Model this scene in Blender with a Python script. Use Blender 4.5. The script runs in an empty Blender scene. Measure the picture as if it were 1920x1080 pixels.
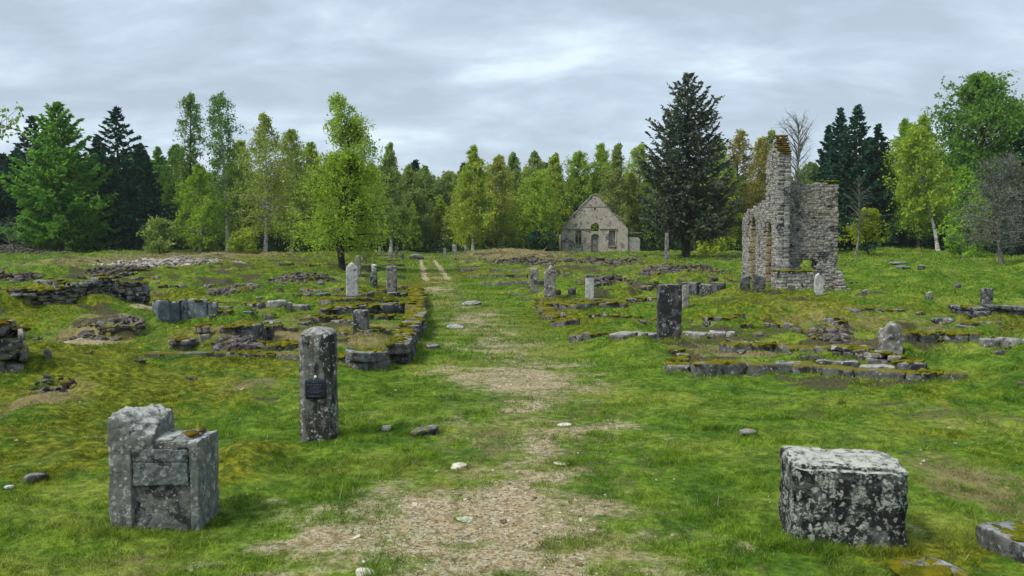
import bpy, math, random
import numpy as np
from mathutils import Vector
from mathutils.geometry import tessellate_polygon

random.seed(7)
RNG = np.random.default_rng(11)
SC = bpy.context.scene
COL = SC.collection

# ------------------------------------------------------------------ camera
CAMZ = 2.4
PITCH = math.atan(100 / 1598.0)
FPX = 1598.0
cam_d = bpy.data.cameras.new("camera")
cam = bpy.data.objects.new("camera", cam_d)
COL.objects.link(cam)
cam.location = (0, 0, CAMZ)
cam.rotation_euler = (math.pi / 2 - PITCH, 0, 0)
cam_d.sensor_width = 36
cam_d.lens = FPX / 1920 * 36
cam_d.clip_start = 0.1
cam_d.clip_end = 4000
SC.camera = cam
SC.view_settings.view_transform = 'Standard'
SC.view_settings.look = 'None'
SC.view_settings.exposure = 1.35
SC.view_settings.gamma = 1.0
SC.cycles.max_bounces = 6
SC.cycles.transparent_max_bounces = 4

# ------------------------------------------------------------------ node helpers
def N(nt, t, ins=None, **props):
    n = nt.nodes.new(t)
    for k, v in props.items():
        setattr(n, k, v)
    for k, v in (ins or {}).items():
        s = n.inputs[k]
        if isinstance(v, bpy.types.NodeSocket):
            nt.links.new(v, s)
        else:
            if isinstance(v, (tuple, list)) and len(v) == 3 and s.type == 'RGBA':
                v = (*v, 1)
            s.default_value = v
    return n

def M_(nt, op, a, b=0.0, clamp=False):
    n = N(nt, 'ShaderNodeMath', {0: a, 1: b}, operation=op)
    n.use_clamp = clamp
    return n.outputs[0]

def mixc(nt, f, a, b, mode='MIX'):
    n = nt.nodes.new('ShaderNodeMix')
    n.data_type = 'RGBA'
    n.blend_type = mode
    for i, v in ((0, f), (6, a), (7, b)):
        s = n.inputs[i]
        if isinstance(v, bpy.types.NodeSocket):
            nt.links.new(v, s)
        else:
            if isinstance(v, (tuple, list)) and len(v) == 3:
                v = (*v, 1)
            s.default_value = v
    return n.outputs[2]

def noise(nt, vec, scale, detail=4, rough=0.55, dist=0.0):
    return N(nt, 'ShaderNodeTexNoise', {'Vector': vec, 'Scale': scale, 'Detail': detail,
             'Roughness': rough, 'Distortion': dist}).outputs[0]

def step(nt, v, a, b):
    n = N(nt, 'ShaderNodeMapRange', {'Value': v, 'From Min': a, 'From Max': b})
    n.interpolation_type = 'SMOOTHSTEP'
    return n.outputs[0]

def scalev(nt, v, s):
    return N(nt, 'ShaderNodeMapping', {'Vector': v, 'Scale': s}).outputs[0]

def attr(nt, name):
    return N(nt, 'ShaderNodeAttribute', attribute_name=name).outputs['Fac']

# ------------------------------------------------------------------ world + sun
SUN_EL, SUN_AZ = math.radians(50), math.radians(-120)     # azimuth from +Y (view dir), left of the camera
w = bpy.data.worlds.new("World")
SC.world = w
w.use_nodes = True
nt = w.node_tree
nt.nodes.clear()
sky = nt.nodes.new('ShaderNodeTexSky')
sky.sky_type = 'NISHITA'
sky.sun_disc = False
sky.sun_elevation = SUN_EL
sky.sun_rotation = SUN_AZ
bg1 = N(nt, 'ShaderNodeBackground', {'Color': sky.outputs[0], 'Strength': 0.10})
tc = nt.nodes.new('ShaderNodeTexCoord').outputs['Generated']
sep = N(nt, 'ShaderNodeSeparateXYZ', {0: tc})
den = M_(nt, 'ADD', M_(nt, 'MAXIMUM', sep.outputs[2], 0.0), 0.30)
px_ = M_(nt, 'DIVIDE', sep.outputs[0], den)
py_ = M_(nt, 'DIVIDE', sep.outputs[1], den)
cv = N(nt, 'ShaderNodeCombineXYZ', {0: px_, 1: py_, 2: 3.3}).outputs[0]
n1 = noise(nt, scalev(nt, cv, (0.75, 1.15, 1)), 3.4, 9, 0.54, 0.25)
n2 = noise(nt, scalev(nt, cv, (0.5, 0.9, 1)), 1.5, 3, 0.5, 0.2)
nn = M_(nt, 'ADD', M_(nt, 'MULTIPLY', n1, 0.72), M_(nt, 'MULTIPLY', n2, 0.28))
rp = N(nt, 'ShaderNodeValToRGB', {0: nn})
el = rp.color_ramp.elements
el[0].position = 0.40; el[0].color = (0.222, 0.262, 0.308, 1)
el[1].position = 0.61; el[1].color = (0.385, 0.442, 0.470, 1)
e = rp.color_ramp.elements.new(0.475); e.color = (0.256, 0.306, 0.362, 1)
e = rp.color_ramp.elements.new(0.535); e.color = (0.304, 0.360, 0.410, 1)
bg2 = N(nt, 'ShaderNodeBackground', {'Color': rp.outputs[0], 'Strength': 0.87})
mx = N(nt, 'ShaderNodeMixShader', {0: 0.93, 1: bg1.outputs[0], 2: bg2.outputs[0]})
out = N(nt, 'ShaderNodeOutputWorld', {0: mx.outputs[0]})

sl = bpy.data.lights.new("sun", 'SUN')
sl.energy = 1.5
sl.angle = math.radians(14)
sl.color = (1.0, 0.96, 0.88)
so = bpy.data.objects.new("sun", sl)
COL.objects.link(so)
sd = Vector((math.sin(SUN_AZ) * math.cos(SUN_EL), math.cos(SUN_AZ) * math.cos(SUN_EL), math.sin(SUN_EL)))
so.rotation_euler = sd.to_track_quat('Z', 'Y').to_euler()

# ------------------------------------------------------------------ numpy noise
_T2 = np.random.default_rng(5).random((256, 256))
def vn2(x, y):
    xi = np.floor(x).astype(np.int64); yi = np.floor(y).astype(np.int64)
    fx = x - xi; fy = y - yi
    fx = fx * fx * fx * (fx * (fx * 6 - 15) + 10); fy = fy * fy * fy * (fy * (fy * 6 - 15) + 10)
    a = _T2[xi % 256, yi % 256]; b = _T2[(xi + 1) % 256, yi % 256]
    c = _T2[xi % 256, (yi + 1) % 256]; d = _T2[(xi + 1) % 256, (yi + 1) % 256]
    return (a * (1 - fx) + b * fx) * (1 - fy) + (c * (1 - fx) + d * fx) * fy

def fbm(x, y, s, o=4, off=0.0):
    r = 0; a = 1; t = 0; x = x / s + off; y = y / s + off * 1.7
    for i in range(o):
        r = r + a * (vn2(x, y) - 0.5); t += a; a *= 0.5
        x, y = x * 1.8 + y * 0.6 + 13.1, y * 1.8 - x * 0.6 + 7.7
    return r / t * 2

_T3 = np.random.default_rng(6).random((32, 32, 32))
def vn3(p):
    i = np.floor(p).astype(np.int64); f = p - i
    f = f * f * (3 - 2 * f)
    r = 0
    for dx in (0, 1):
        for dy in (0, 1):
            for dz in (0, 1):
                wt = (f[..., 0] if dx else 1 - f[..., 0]) * (f[..., 1] if dy else 1 - f[..., 1]) * (f[..., 2] if dz else 1 - f[..., 2])
                r = r + wt * _T3[(i[..., 0] + dx) % 32, (i[..., 1] + dy) % 32, (i[..., 2] + dz) % 32]
    return r

def fbm3(p, o=3):
    r = 0; a = 1; t = 0
    for k in range(o):
        r = r + a * (vn3(p) - 0.5); t += a; a *= 0.5
        p = p * 2.07 + 5.3
    return r / t * 2

def sst(x, a, b):
    t = np.clip((x - a) / (b - a), 0, 1)
    return t * t * (3 - 2 * t)

# ------------------------------------------------------------------ projection helpers
CP, SP = math.cos(PITCH), math.sin(PITCH)
def raydir(px, py):
    u = (px - 960) / FPX; v = (540 - py) / FPX
    return np.array([u, CP + v * SP, -SP + v * CP])

def P0(px, py):
    d = raydir(px, py)
    t = CAMZ / max(-d[2], 1e-4)
    return d[0] * t, d[1] * t

def zat(py, Y):
    d = raydir(960, py)
    return CAMZ + d[2] / d[1] * Y

def xat(px, Y, py=470):
    d = raydir(px, py)
    return d[0] / d[1] * Y

# ------------------------------------------------------------------ terrain
# (px, py, half-width px, half-depth px, height m)
MOUNDS = [(95, 600, 170, 22, 0.62), (40, 612, 120, 22, 0.12), (200, 622, 70, 10, 0.16), (330, 500, 160, 14, 0.25), (40, 478, 90, 9, 0.9),
          (1150, 655, 62, 14, 0.34), (1205, 668, 45, 10, 0.20), (1240, 512, 60, 12, 0.55),
          (960, 480, 90, 6, 0.45), (830, 480, 50, 8, -0.1), (1620, 475, 75, 9, 0.85),
          (1700, 512, 160, 9, 0.45), (1860, 500, 90, 8, 0.25), (1400, 548, 120, 8, 0.12), (1580, 566, 120, 10, 0.15),
          (1490, 590, 150, 16, 0.22), (1870, 610, 60, 14, 0.18), (1880, 712, 80, 20, 0.16), (60, 715, 150, 30, 0.34),
          (70, 800, 130, 50, 0.20), (465, 865, 60, 24, 0.20), (290, 478, 40, 6, 0.5), (590, 488, 70, 8, 0.25),
          (480, 720, 70, 12, 0.07), (250, 720, 60, 16, 0.08), (1560, 620, 70, 10, 0.15), (700, 640, 60, 25, 0.05), (1300, 530, 90, 9, 0.15),
          (700, 565, 90, 8, 0.12), (520, 560, 90, 8, 0.12)]
_mw = []
for (px, py, rx, ry, h) in MOUNDS:
    x, y = P0(px, py)
    y1 = P0(px, py + ry)[1]; y2 = P0(px, max(py - ry, 462))[1]
    _mw.append((x, y, rx * y / FPX, max(abs(y2 - y1) / 2, 0.6), h))

def path_cx(y):
    return np.interp(y, [0, 6, 8, 12, 17, 24, 33, 48, 62, 80, 110], [0.1, 0.1, 0.2, 0.4, 0.15, -1.0, -2.4, -4.3, -5.9, -7.9, -10.5])

# long straight walls and kerbs: the turf lies level along them (pixel ends, reach in metres)
LEVEL = [(440, 646, 655, 642, 0.6), (560, 602, 742, 600, 0.6), (610, 573, 765, 571, 0.7), (560, 544, 768, 541, 0.8), (1306, 707, 1782, 713, 0.8), (1372, 662, 1566, 665, 0.7), (1694, 642, 1835, 645, 0.8), (1172, 636, 1372, 630, 0.6), (1000, 580, 1162, 577, 0.8),
         (268, 664, 664, 684, 0.7), (664, 686, 731, 695, 0.7), (735, 684, 768, 553, 0.9), (478, 620, 735, 628, 0.6), (292, 597, 408, 592, 0.8), (30, 556, 284, 574, 1.0),
         (600, 590, 762, 588, 0.8), (600, 556, 772, 557, 0.8), (1268, 552, 1344, 548, 0.8), (1806, 582, 1930, 597, 0.8)]
LEVEL = [P0(a, b) + P0(c, d) + (r,) for (a, b, c, d, r) in LEVEL]
def level_mask(x, y):
    g = np.zeros(np.shape(x))
    for (ax, ay, bx, by, r) in LEVEL:
        dx, dy = bx - ax, by - ay
        t = np.clip(((x - ax) * dx + (y - ay) * dy) / (dx * dx + dy * dy), 0, 1)
        q = (x - ax - t * dx) ** 2 + (y - ay - t * dy) ** 2
        g = np.maximum(g, np.exp(-q / r ** 2))
    return g

def height(x, y):
    x = np.asarray(x, float); y = np.asarray(y, float)
    d = np.hypot(x, y)
    off = sst(np.abs(x - path_cx(y)), 1.2, 3.5)
    base = 0.26 * fbm(x, y, 17, 3, 3.1) * sst(d, 14, 45) * (0.35 + 0.65 * off)
    h = 0.26 * fbm(x, y, 3.4, 3, 9.2) * sst(d, 9, 22) * off
    rg = 1 - np.abs(fbm(x, y, 2.6, 3, 21.0)) * 2.6
    h = h + 0.20 * np.clip(rg, 0, 1) ** 2 * sst(d, 12, 22) * off * (0.4 + fbm(x, y, 9, 2, 2.2) + 0.3)
    r2 = fbm(x * 0.6, y, 1.15, 3, 51.0)
    h = h + 0.21 * sst(r2, 0.04, 0.24) * sst(d, 11, 20) * (1 - 0.4 * sst(d, 50, 90)) * off
    h = h + 0.05 * sst(fbm(x, y, 0.45, 2, 61.0), 0.0, 0.25) * sst(d, 7, 14) * off
    h = base + h * (1 - 0.9 * level_mask(x, y))
    h = h + 0.055 * fbm(x, y, 0.9, 3, 4.4) * (0.25 + 0.75 * off)
    h = h + 0.030 * fbm(x, y, 0.28, 2, 8.8) * (0.3 + 0.7 * off)
    for (mx_, my_, rx, ry, hh) in _mw:
        q = ((x - mx_) / rx) ** 2 + ((y - my_) / ry) ** 2
        h = h + hh * np.exp(-q * 1.1) * (1 + 0.25 * fbm(x, y, 1.1, 2, mx_))
    for (hx, hy, hr) in ((-2.6, 6.9, 0.9), (2.6, 6.6, 1.1)):      # ground flattened and lowered so the two front stones' bases show lower in image
        g_ = np.exp(-((x - hx) ** 2 + (y - hy) ** 2) / hr ** 2)
        h = h * (1 - 0.8 * g_) - 0.02 * g_
    return h

def G(px, py):
    d = raydir(px, py)
    t = np.concatenate([np.linspace(3, 60, 3000), np.linspace(60, 400, 3000)])
    X = d[0] * t; Y = d[1] * t; Z = CAMZ + d[2] * t
    b = np.nonzero(Z < height(X, Y))[0]
    k = b[0] if len(b) else len(t) - 1
    return float(X[k]), float(Y[k]), float(height(X[k], Y[k]))

def hz(x, y):
    return float(height(x, y))

# painted ground covers: (px, py, rx, ry, strength)
BARE = [(890, 1030, 370, 110, 1.2), (700, 1050, 200, 60, 0.9), (1100, 1040, 200, 70, 0.7), (880, 975, 260, 45, 0.5), (1010, 900, 120, 60, 0.75), (1000, 830, 80, 45, 0.55), (985, 706, 125, 26, 1.15), (960, 770, 130, 45, 0.35),
        (905, 590, 52, 7, 0.85), (885, 601, 45, 6, 0.9), (930, 630, 50, 22, 0.5), (820, 545, 32, 8, 0.95),
        (308, 610, 48, 8, 1.3), (115, 652, 75, 8, 0.9), (1330, 700, 60, 14, 0.45), (1700, 1000, 40, 60, 0.1), (900, 655, 70, 20, 0.45),
        (640, 1060, 160, 40, 0.55), (1200, 1040, 160, 60, 0.5)]
MOSS = [(120, 590, 190, 40, 1.2), (70, 700, 160, 50, 1.0), (200, 750, 260, 60, 0.9), (100, 850, 200, 100, 0.8), (450, 870, 80, 45, 0.9),
        (420, 760, 120, 30, 0.6), (480, 690, 220, 22, 0.8), (690, 575, 110, 14, 1.1), (420, 640, 130, 22, 1.0), (790, 535, 40, 25, 1.0),
        (1060, 600, 90, 35, 0.8), (1190, 650, 120, 30, 0.6), (1300, 590, 170, 50, 0.6), (1500, 600, 200, 40, 0.8), (1850, 610, 90, 30, 0.8),
        (880, 515, 40, 10, 0.8), (1350, 640, 150, 20, 0.6), (1720, 740, 200, 60, 0.5), (1750, 1050, 160, 50, 0.8), (1850, 850, 120, 90, 0.5),
        (330, 520, 320, 50, 0.7), (1300, 520, 120, 20, 0.8), (1100, 520, 250, 50, 0.6), (850, 885, 60, 14, 0.6)]
DRY = [(560, 645, 200, 14, 1.1), (650, 615, 130, 10, 0.8), (500, 665, 120, 14, 0.5), (1400, 668, 110, 12, 1.2), (1580, 665, 90, 10, 0.8),
       (300, 490, 160, 12, 1.1), (150, 560, 120, 16, 0.8), (160, 640, 110, 16, 0.8), (40, 780, 80, 40, 0.8), (1560, 620, 80, 18, 0.8),
       (1720, 620, 200, 26, 0.5), (1870, 930, 110, 90, 0.7), (1800, 780, 160, 40, 0.4), (1330, 690, 60, 16, 0.8), (960, 485, 110, 9, 1.0), (1100, 520, 200, 30, 0.4),
       (690, 540, 120, 12, 0.5), (450, 600, 80, 14, 0.6), (240, 1060, 120, 40, 0.5), (1640, 1010, 60, 30, 0.6), (480, 730, 60, 16, 0.7), (960, 840, 200, 80, 0.5)]
def _world(lst):
    r = []
    for (px, py, rx, ry, s) in lst:
        x, y = P0(px, py)
        a = P0(px, py + ry)[1]; b = P0(px, max(py - ry, 460))[1]
        r.append((x, (a + b) / 2, rx * y / FPX, abs(b - a) / 2, s))
    return r
BARE_W, MOSS_W, DRY_W = _world(BARE), _world(MOSS), _world(DRY)
def mask(lst, x, y):
    m = np.zeros_like(x)
    for (a, b, rx, ry, s) in lst:
        q = np.sqrt(((x - a) / rx) ** 2 + ((y - b) / ry) ** 2)
        m = np.maximum(m, s * np.clip(1.75 - q, 0, 1.4) / 1.3)
    return m
def bare_mask(x, y):
    m = mask(BARE_W, x, y)
    cx = path_cx(y)
    tr = np.exp(-((x - cx) / 0.95) ** 2) * 0.43 * sst(y, 3, 8)
    # two wheel tracks with bare cross strips, far along the path
    far = sst(y, 42, 47) * (1 - sst(y, 80, 86))
    w1 = np.exp(-((x - cx - 0.62) / 0.20) ** 2) + np.exp(-((x - cx + 0.62) / 0.20) ** 2)
    cr = np.exp(-((np.mod(y, 7.0) - 3.5) / 0.55) ** 2) * (np.abs(x - cx) < 0.7)
    m = np.maximum(m, far * np.clip(w1 * 1.7 + cr * 0.55, 0, 1.7))
    m = np.maximum(m, tr)
    n = fbm(x, y, 1.4, 5, 31.0) * 0.55 + fbm(x * 0.8, y, 0.30, 3, 5.0) * 0.55
    return np.clip(m * 0.80 + n * (m > 0.02), 0, 1.2)

# ------------------------------------------------------------------ mesh helpers
def mk(name, V, F, mat, parent=None, smooth=True, attrs=None, mats=None, fmat=None, loc=None):
    V = np.asarray(V, np.float32)
    if loc is not None:
        V = V - np.asarray(loc, np.float32)
    me = bpy.data.meshes.new(name)
    me.vertices.add(len(V))
    me.vertices.foreach_set('co', V.ravel())
    if not isinstance(F, list):
        F = [F]
    F = [np.asarray(f, np.int32) for f in F if len(f)]
    nl = sum(f.size for f in F)
    nf = sum(len(f) for f in F)
    me.loops.add(nl)
    me.loops.foreach_set('vertex_index', np.concatenate([f.ravel() for f in F]))
    me.polygons.add(nf)
    starts = []; o = 0
    for f in F:
        starts.append(o + np.arange(len(f)) * f.shape[1]); o += f.size
    me.polygons.foreach_set('loop_start', np.concatenate(starts).astype(np.int32))
    me.polygons.foreach_set('use_smooth', np.full(nf, smooth))
    me.update(calc_edges=True)
    me.validate()
    for k, v in (attrs or {}).items():
        a = me.attributes.new(k, 'FLOAT', 'POINT')
        a.data.foreach_set('value', np.asarray(v, np.float32))
    me.materials.append(mat)
    o = bpy.data.objects.new(name, me)
    COL.objects.link(o)
    if loc is not None:
        o.location = loc
    if parent is not None:
        o.parent = parent
        if loc is not None:
            o.location = Vector(loc) - parent.location
        else:
            o.location = -parent.location
    return o

def tag(o, label=None, cat=None, group=None, kind=None):
    if label: o['label'] = label
    if cat: o['category'] = cat
    if group: o['group'] = group
    if kind: o['kind'] = kind
    return o

def thing(name, label, cat, loc, group=None):
    o = bpy.data.objects.new(name, None)
    COL.objects.link(o)
    o.location = loc
    o.empty_display_size = 0.2
    return tag(o, label, cat, group)

_tc = {}
def cube_t(n):
    if n in _tc: return _tc[n]
    vs = {}; V = []; F = []
    def vid(p):
        k = tuple(int(round(c * 1000)) for c in p)
        if k not in vs:
            vs[k] = len(V); V.append(p)
        return vs[k]
    g = np.linspace(-1, 1, n + 1)
    for ax in range(3):
        for s in (-1, 1):
            for i in range(n):
                for j in range(n):
                    q = []
                    for (a, b) in ((i, j), (i + 1, j), (i + 1, j + 1), (i, j + 1)):
                        p = [0, 0, 0]
                        p[ax] = s; p[(ax + 1) % 3] = g[a]; p[(ax + 2) % 3] = g[b]
                        q.append(vid(tuple(p)))
                    F.append(q if s > 0 else q[::-1])
    _tc[n] = (np.array(V, float), np.array(F, np.int32))
    return _tc[n]

def rot_m(yaw, tilt=None):
    yaw = np.asarray(yaw, float)
    c, s = np.cos(yaw), np.sin(yaw)
    z = np.zeros_like(c); o = np.ones_like(c)
    R = np.stack([np.stack([c, -s, z], -1), np.stack([s, c, z], -1), np.stack([z, z, o], -1)], -2)
    if tilt is not None:
        a, b = tilt[:, 0], tilt[:, 1]
        ca, sa, cb, sb = np.cos(a), np.sin(a), np.cos(b), np.sin(b)
        Rx = np.stack([np.stack([o, z, z], -1), np.stack([z, ca, -sa], -1), np.stack([z, sa, ca], -1)], -2)
        Ry = np.stack([np.stack([cb, z, sb], -1), np.stack([z, o, z], -1), np.stack([-sb, z, cb], -1)], -2)
        R = R @ Rx @ Ry
    return R

def stones(C, S, yaw, n=3, k=7.0, rough=0.08, tilt=0.03, hi=0.0, hif=6.0):
    """many irregular rounded blocks; C centres, S full sizes"""
    C = np.atleast_2d(np.asarray(C, float)); S = np.atleast_2d(np.asarray(S, float))
    m = len(C)
    yaw = np.broadcast_to(np.asarray(yaw, float), (m,))
    T, F = cube_t(n)
    q = T / (np.sum(np.abs(T) ** k, 1) ** (1 / k))[:, None]
    W = RNG.normal(size=(m, 4, 3)) * 1.7
    ph = RNG.random((m, 4)) * 6.28
    f = np.sin(np.einsum('vc,mjc->mvj', T, W) + ph[:, None]).sum(-1) / 2
    V = q[None] * (S[:, None] / 2) * (1 + rough * f[..., None])
    if hi > 0:
        V = V + q[None] * (hi * fbm3(V * hif + RNG.random((m, 1, 3)) * 30, 3))[..., None]
    R = rot_m(yaw, RNG.normal(size=(m, 2)) * tilt)
    V = np.einsum('mij,mvj->mvi', R, V) + C[:, None]
    FF = F[None] + (np.arange(m) * len(T))[:, None, None]
    return V.reshape(-1, 3), FF.reshape(-1, 4)

def join(parts):
    V = []; F = []; o = 0
    for v, f in parts:
        V.append(v); F.append(np.asarray(f) + o); o += len(v)
    return np.concatenate(V), np.concatenate(F)

def tubes(P, R, sides=4):
    """P (m,k,3) polylines, R (m,k) radii"""
    m, k, _ = P.shape
    D = np.gradient(P, axis=1)
    D /= np.linalg.norm(D, axis=2, keepdims=True) + 1e-9
    up = np.zeros_like(D); up[..., 0] = 1
    flat = np.abs(D[..., 0]) > 0.9
    up[flat] = (0, 1, 0)
    A = np.cross(D, up); A /= np.linalg.norm(A, axis=2, keepdims=True) + 1e-9
    B = np.cross(D, A)
    a = np.arange(sides) / sides * 2 * np.pi
    V = P[:, :, None] + R[:, :, None, None] * (np.cos(a)[None, None, :, None] * A[:, :, None] + np.sin(a)[None, None, :, None] * B[:, :, None])
    idx = np.arange(m * k * sides).reshape(m, k, sides)
    a0 = idx[:, :-1]; a1 = idx[:, 1:]
    F = np.stack([a0, np.roll(a0, -1, 2), np.roll(a1, -1, 2), a1], -1).reshape(-1, 4)
    return V.reshape(-1, 3), F

# ------------------------------------------------------------------ materials
def new_mat(name):
    m = bpy.data.materials.new(name)
    m.use_nodes = True
    m.node_tree.nodes.clear()
    return m, m.node_tree

def finish(nt, col, rough=0.95, bump=None, bstr=0.4, bdist=0.02, spec=0.15):
    ins = {'Base Color': col, 'Roughness': rough, 'Specular IOR Level': spec}
    if bump is not None:
        b = N(nt, 'ShaderNodeBump', {'Height': bump, 'Strength': bstr, 'Distance': bdist})
        ins['Normal'] = b.outputs[0]
    p = N(nt, 'ShaderNodeBsdfPrincipled', ins)
    N(nt, 'ShaderNodeOutputMaterial', {0: p.outputs[0]})

def ground_color(nt, blades=False):
    P = nt.nodes.new('ShaderNodeNewGeometry').outputs['Position']
    path, moss, dry = attr(nt, 'path'), attr(nt, 'moss'), attr(nt, 'dry')
    nA = noise(nt, P, 0.45, 5, 0.6)
    nB = noise(nt, P, 1.9, 5, 0.62)
    nC = noise(nt, P, 9.0, 5, 0.65)
    nD = noise(nt, scalev(nt, P, (1, 1, 1)), 28.0, 4, 0.7)
    g = mixc(nt, step(nt, nB, 0.35, 0.65), GREEN_A, GREEN_B)
    g = mixc(nt, step(nt, nA, 0.46, 0.70), g, GREEN_C)
    # moss, yellow green
    mf = M_(nt, 'ADD', M_(nt, 'MULTIPLY', moss, 0.36), M_(nt, 'ADD', M_(nt, 'MULTIPLY', nB, 0.7), M_(nt, 'MULTIPLY', nC, 0.35)))
    mfac = step(nt, mf, 0.66, 0.86)
    mcol = mixc(nt, step(nt, nC, 0.30, 0.75), (0.085, 0.108, 0.010), (0.200, 0.220, 0.020))
    g = mixc(nt, mfac, g, mcol)
    g = mixc(nt, 1.0, g, mixc(nt, step(nt, nC, 0.33, 0.68), (0.50, 0.54, 0.5), (1.30, 1.24, 1.1)), 'MULTIPLY')
    # dry stems and leaves
    df = M_(nt, 'ADD', M_(nt, 'MULTIPLY', M_(nt, 'ADD', dry, 0.12), 0.34), M_(nt, 'ADD', M_(nt, 'MULTIPLY', noise(nt, P, 3.1, 6, 0.7), 0.6), M_(nt, 'MULTIPLY', nD, 0.4)))
    dfac = step(nt, df, 0.66, 0.82)
    dcol = mixc(nt, nC, (0.11, 0.075, 0.038), (0.36, 0.28, 0.155))
    g = mixc(nt, M_(nt, 'MULTIPLY', dfac, 0.5 if blades else 0.85), g, dcol)
    if not blades:
        # bare soil patches, darkened to paint in the shade of turf hollows
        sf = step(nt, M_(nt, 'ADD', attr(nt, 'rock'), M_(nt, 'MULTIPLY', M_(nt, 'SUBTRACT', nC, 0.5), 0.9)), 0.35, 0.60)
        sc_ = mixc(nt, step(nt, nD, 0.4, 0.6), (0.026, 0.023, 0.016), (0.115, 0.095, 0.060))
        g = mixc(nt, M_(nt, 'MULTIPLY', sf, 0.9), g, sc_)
        pc = mixc(nt, step(nt, nC, 0.3, 0.7), (0.24, 0.18, 0.095), (0.44, 0.35, 0.21))
        vor = N(nt, 'ShaderNodeTexVoronoi', {'Vector': P, 'Scale': 26.0, 'Randomness': 1.0})
        pc = mixc(nt, M_(nt, 'MULTIPLY', step(nt, N(nt, 'ShaderNodeSeparateColor', {0: vor.outputs['Color']}).outputs[0], 0.6, 0.7), 0.8), pc, (0.46, 0.41, 0.30))
        pc = mixc(nt, M_(nt, 'MULTIPLY', step(nt, nD, 0.5, 0.66), 0.6), pc, (0.10, 0.075, 0.045))
        pf = step(nt, M_(nt, 'ADD', M_(nt, 'ADD', path, M_(nt, 'MULTIPLY', M_(nt, 'SUBTRACT', nC, 0.5), 1.0)), M_(nt, 'MULTIPLY', M_(nt, 'SUBTRACT', nD, 0.5), 0.8)), 0.22, 0.95)
        g = mixc(nt, pf, g, pc)
        g = mixc(nt, M_(nt, 'MULTIPLY', step(nt, nD, 0.45, 0.7), 0.5), g, (0.030, 0.038, 0.010))
    return g, P, nC, nD

GREEN_A = (0.062, 0.135, 0.015)
GREEN_B = (0.150, 0.245, 0.024)
GREEN_C = (0.235, 0.280, 0.050)
mat_ground, nt = new_mat("turf")
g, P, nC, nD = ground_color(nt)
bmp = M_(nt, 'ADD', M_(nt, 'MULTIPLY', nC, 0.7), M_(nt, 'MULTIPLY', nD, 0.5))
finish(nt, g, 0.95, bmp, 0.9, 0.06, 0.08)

mat_blade, nt = new_mat("grass_blade")
g, P, nC, nD = ground_color(nt, True)
isl = nt.nodes.new('ShaderNodeNewGeometry').outputs['Random Per Island']
hv = N(nt, 'ShaderNodeHueSaturation', {'Color': g, 'Value': M_(nt, 'ADD', M_(nt, 'MULTIPLY', isl, 1.1), 0.85), 'Saturation': 1.0, 'Hue': M_(nt, 'ADD', M_(nt, 'MULTIPLY', isl, 0.03), 0.485)}).outputs[0]
straw = step(nt, isl, 0.955, 0.96)
hv = mixc(nt, straw, hv, (0.42, 0.36, 0.20))
d1 = N(nt, 'ShaderNodeBsdfDiffuse', {'Color': hv})
d2 = N(nt, 'ShaderNodeBsdfTranslucent', {'Color': hv})
mxs = N(nt, 'ShaderNodeMixShader', {0: 0.4, 1: d1.outputs[0], 2: d2.outputs[0]})
N(nt, 'ShaderNodeOutputMaterial', {0: mxs.outputs[0]})

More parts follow.
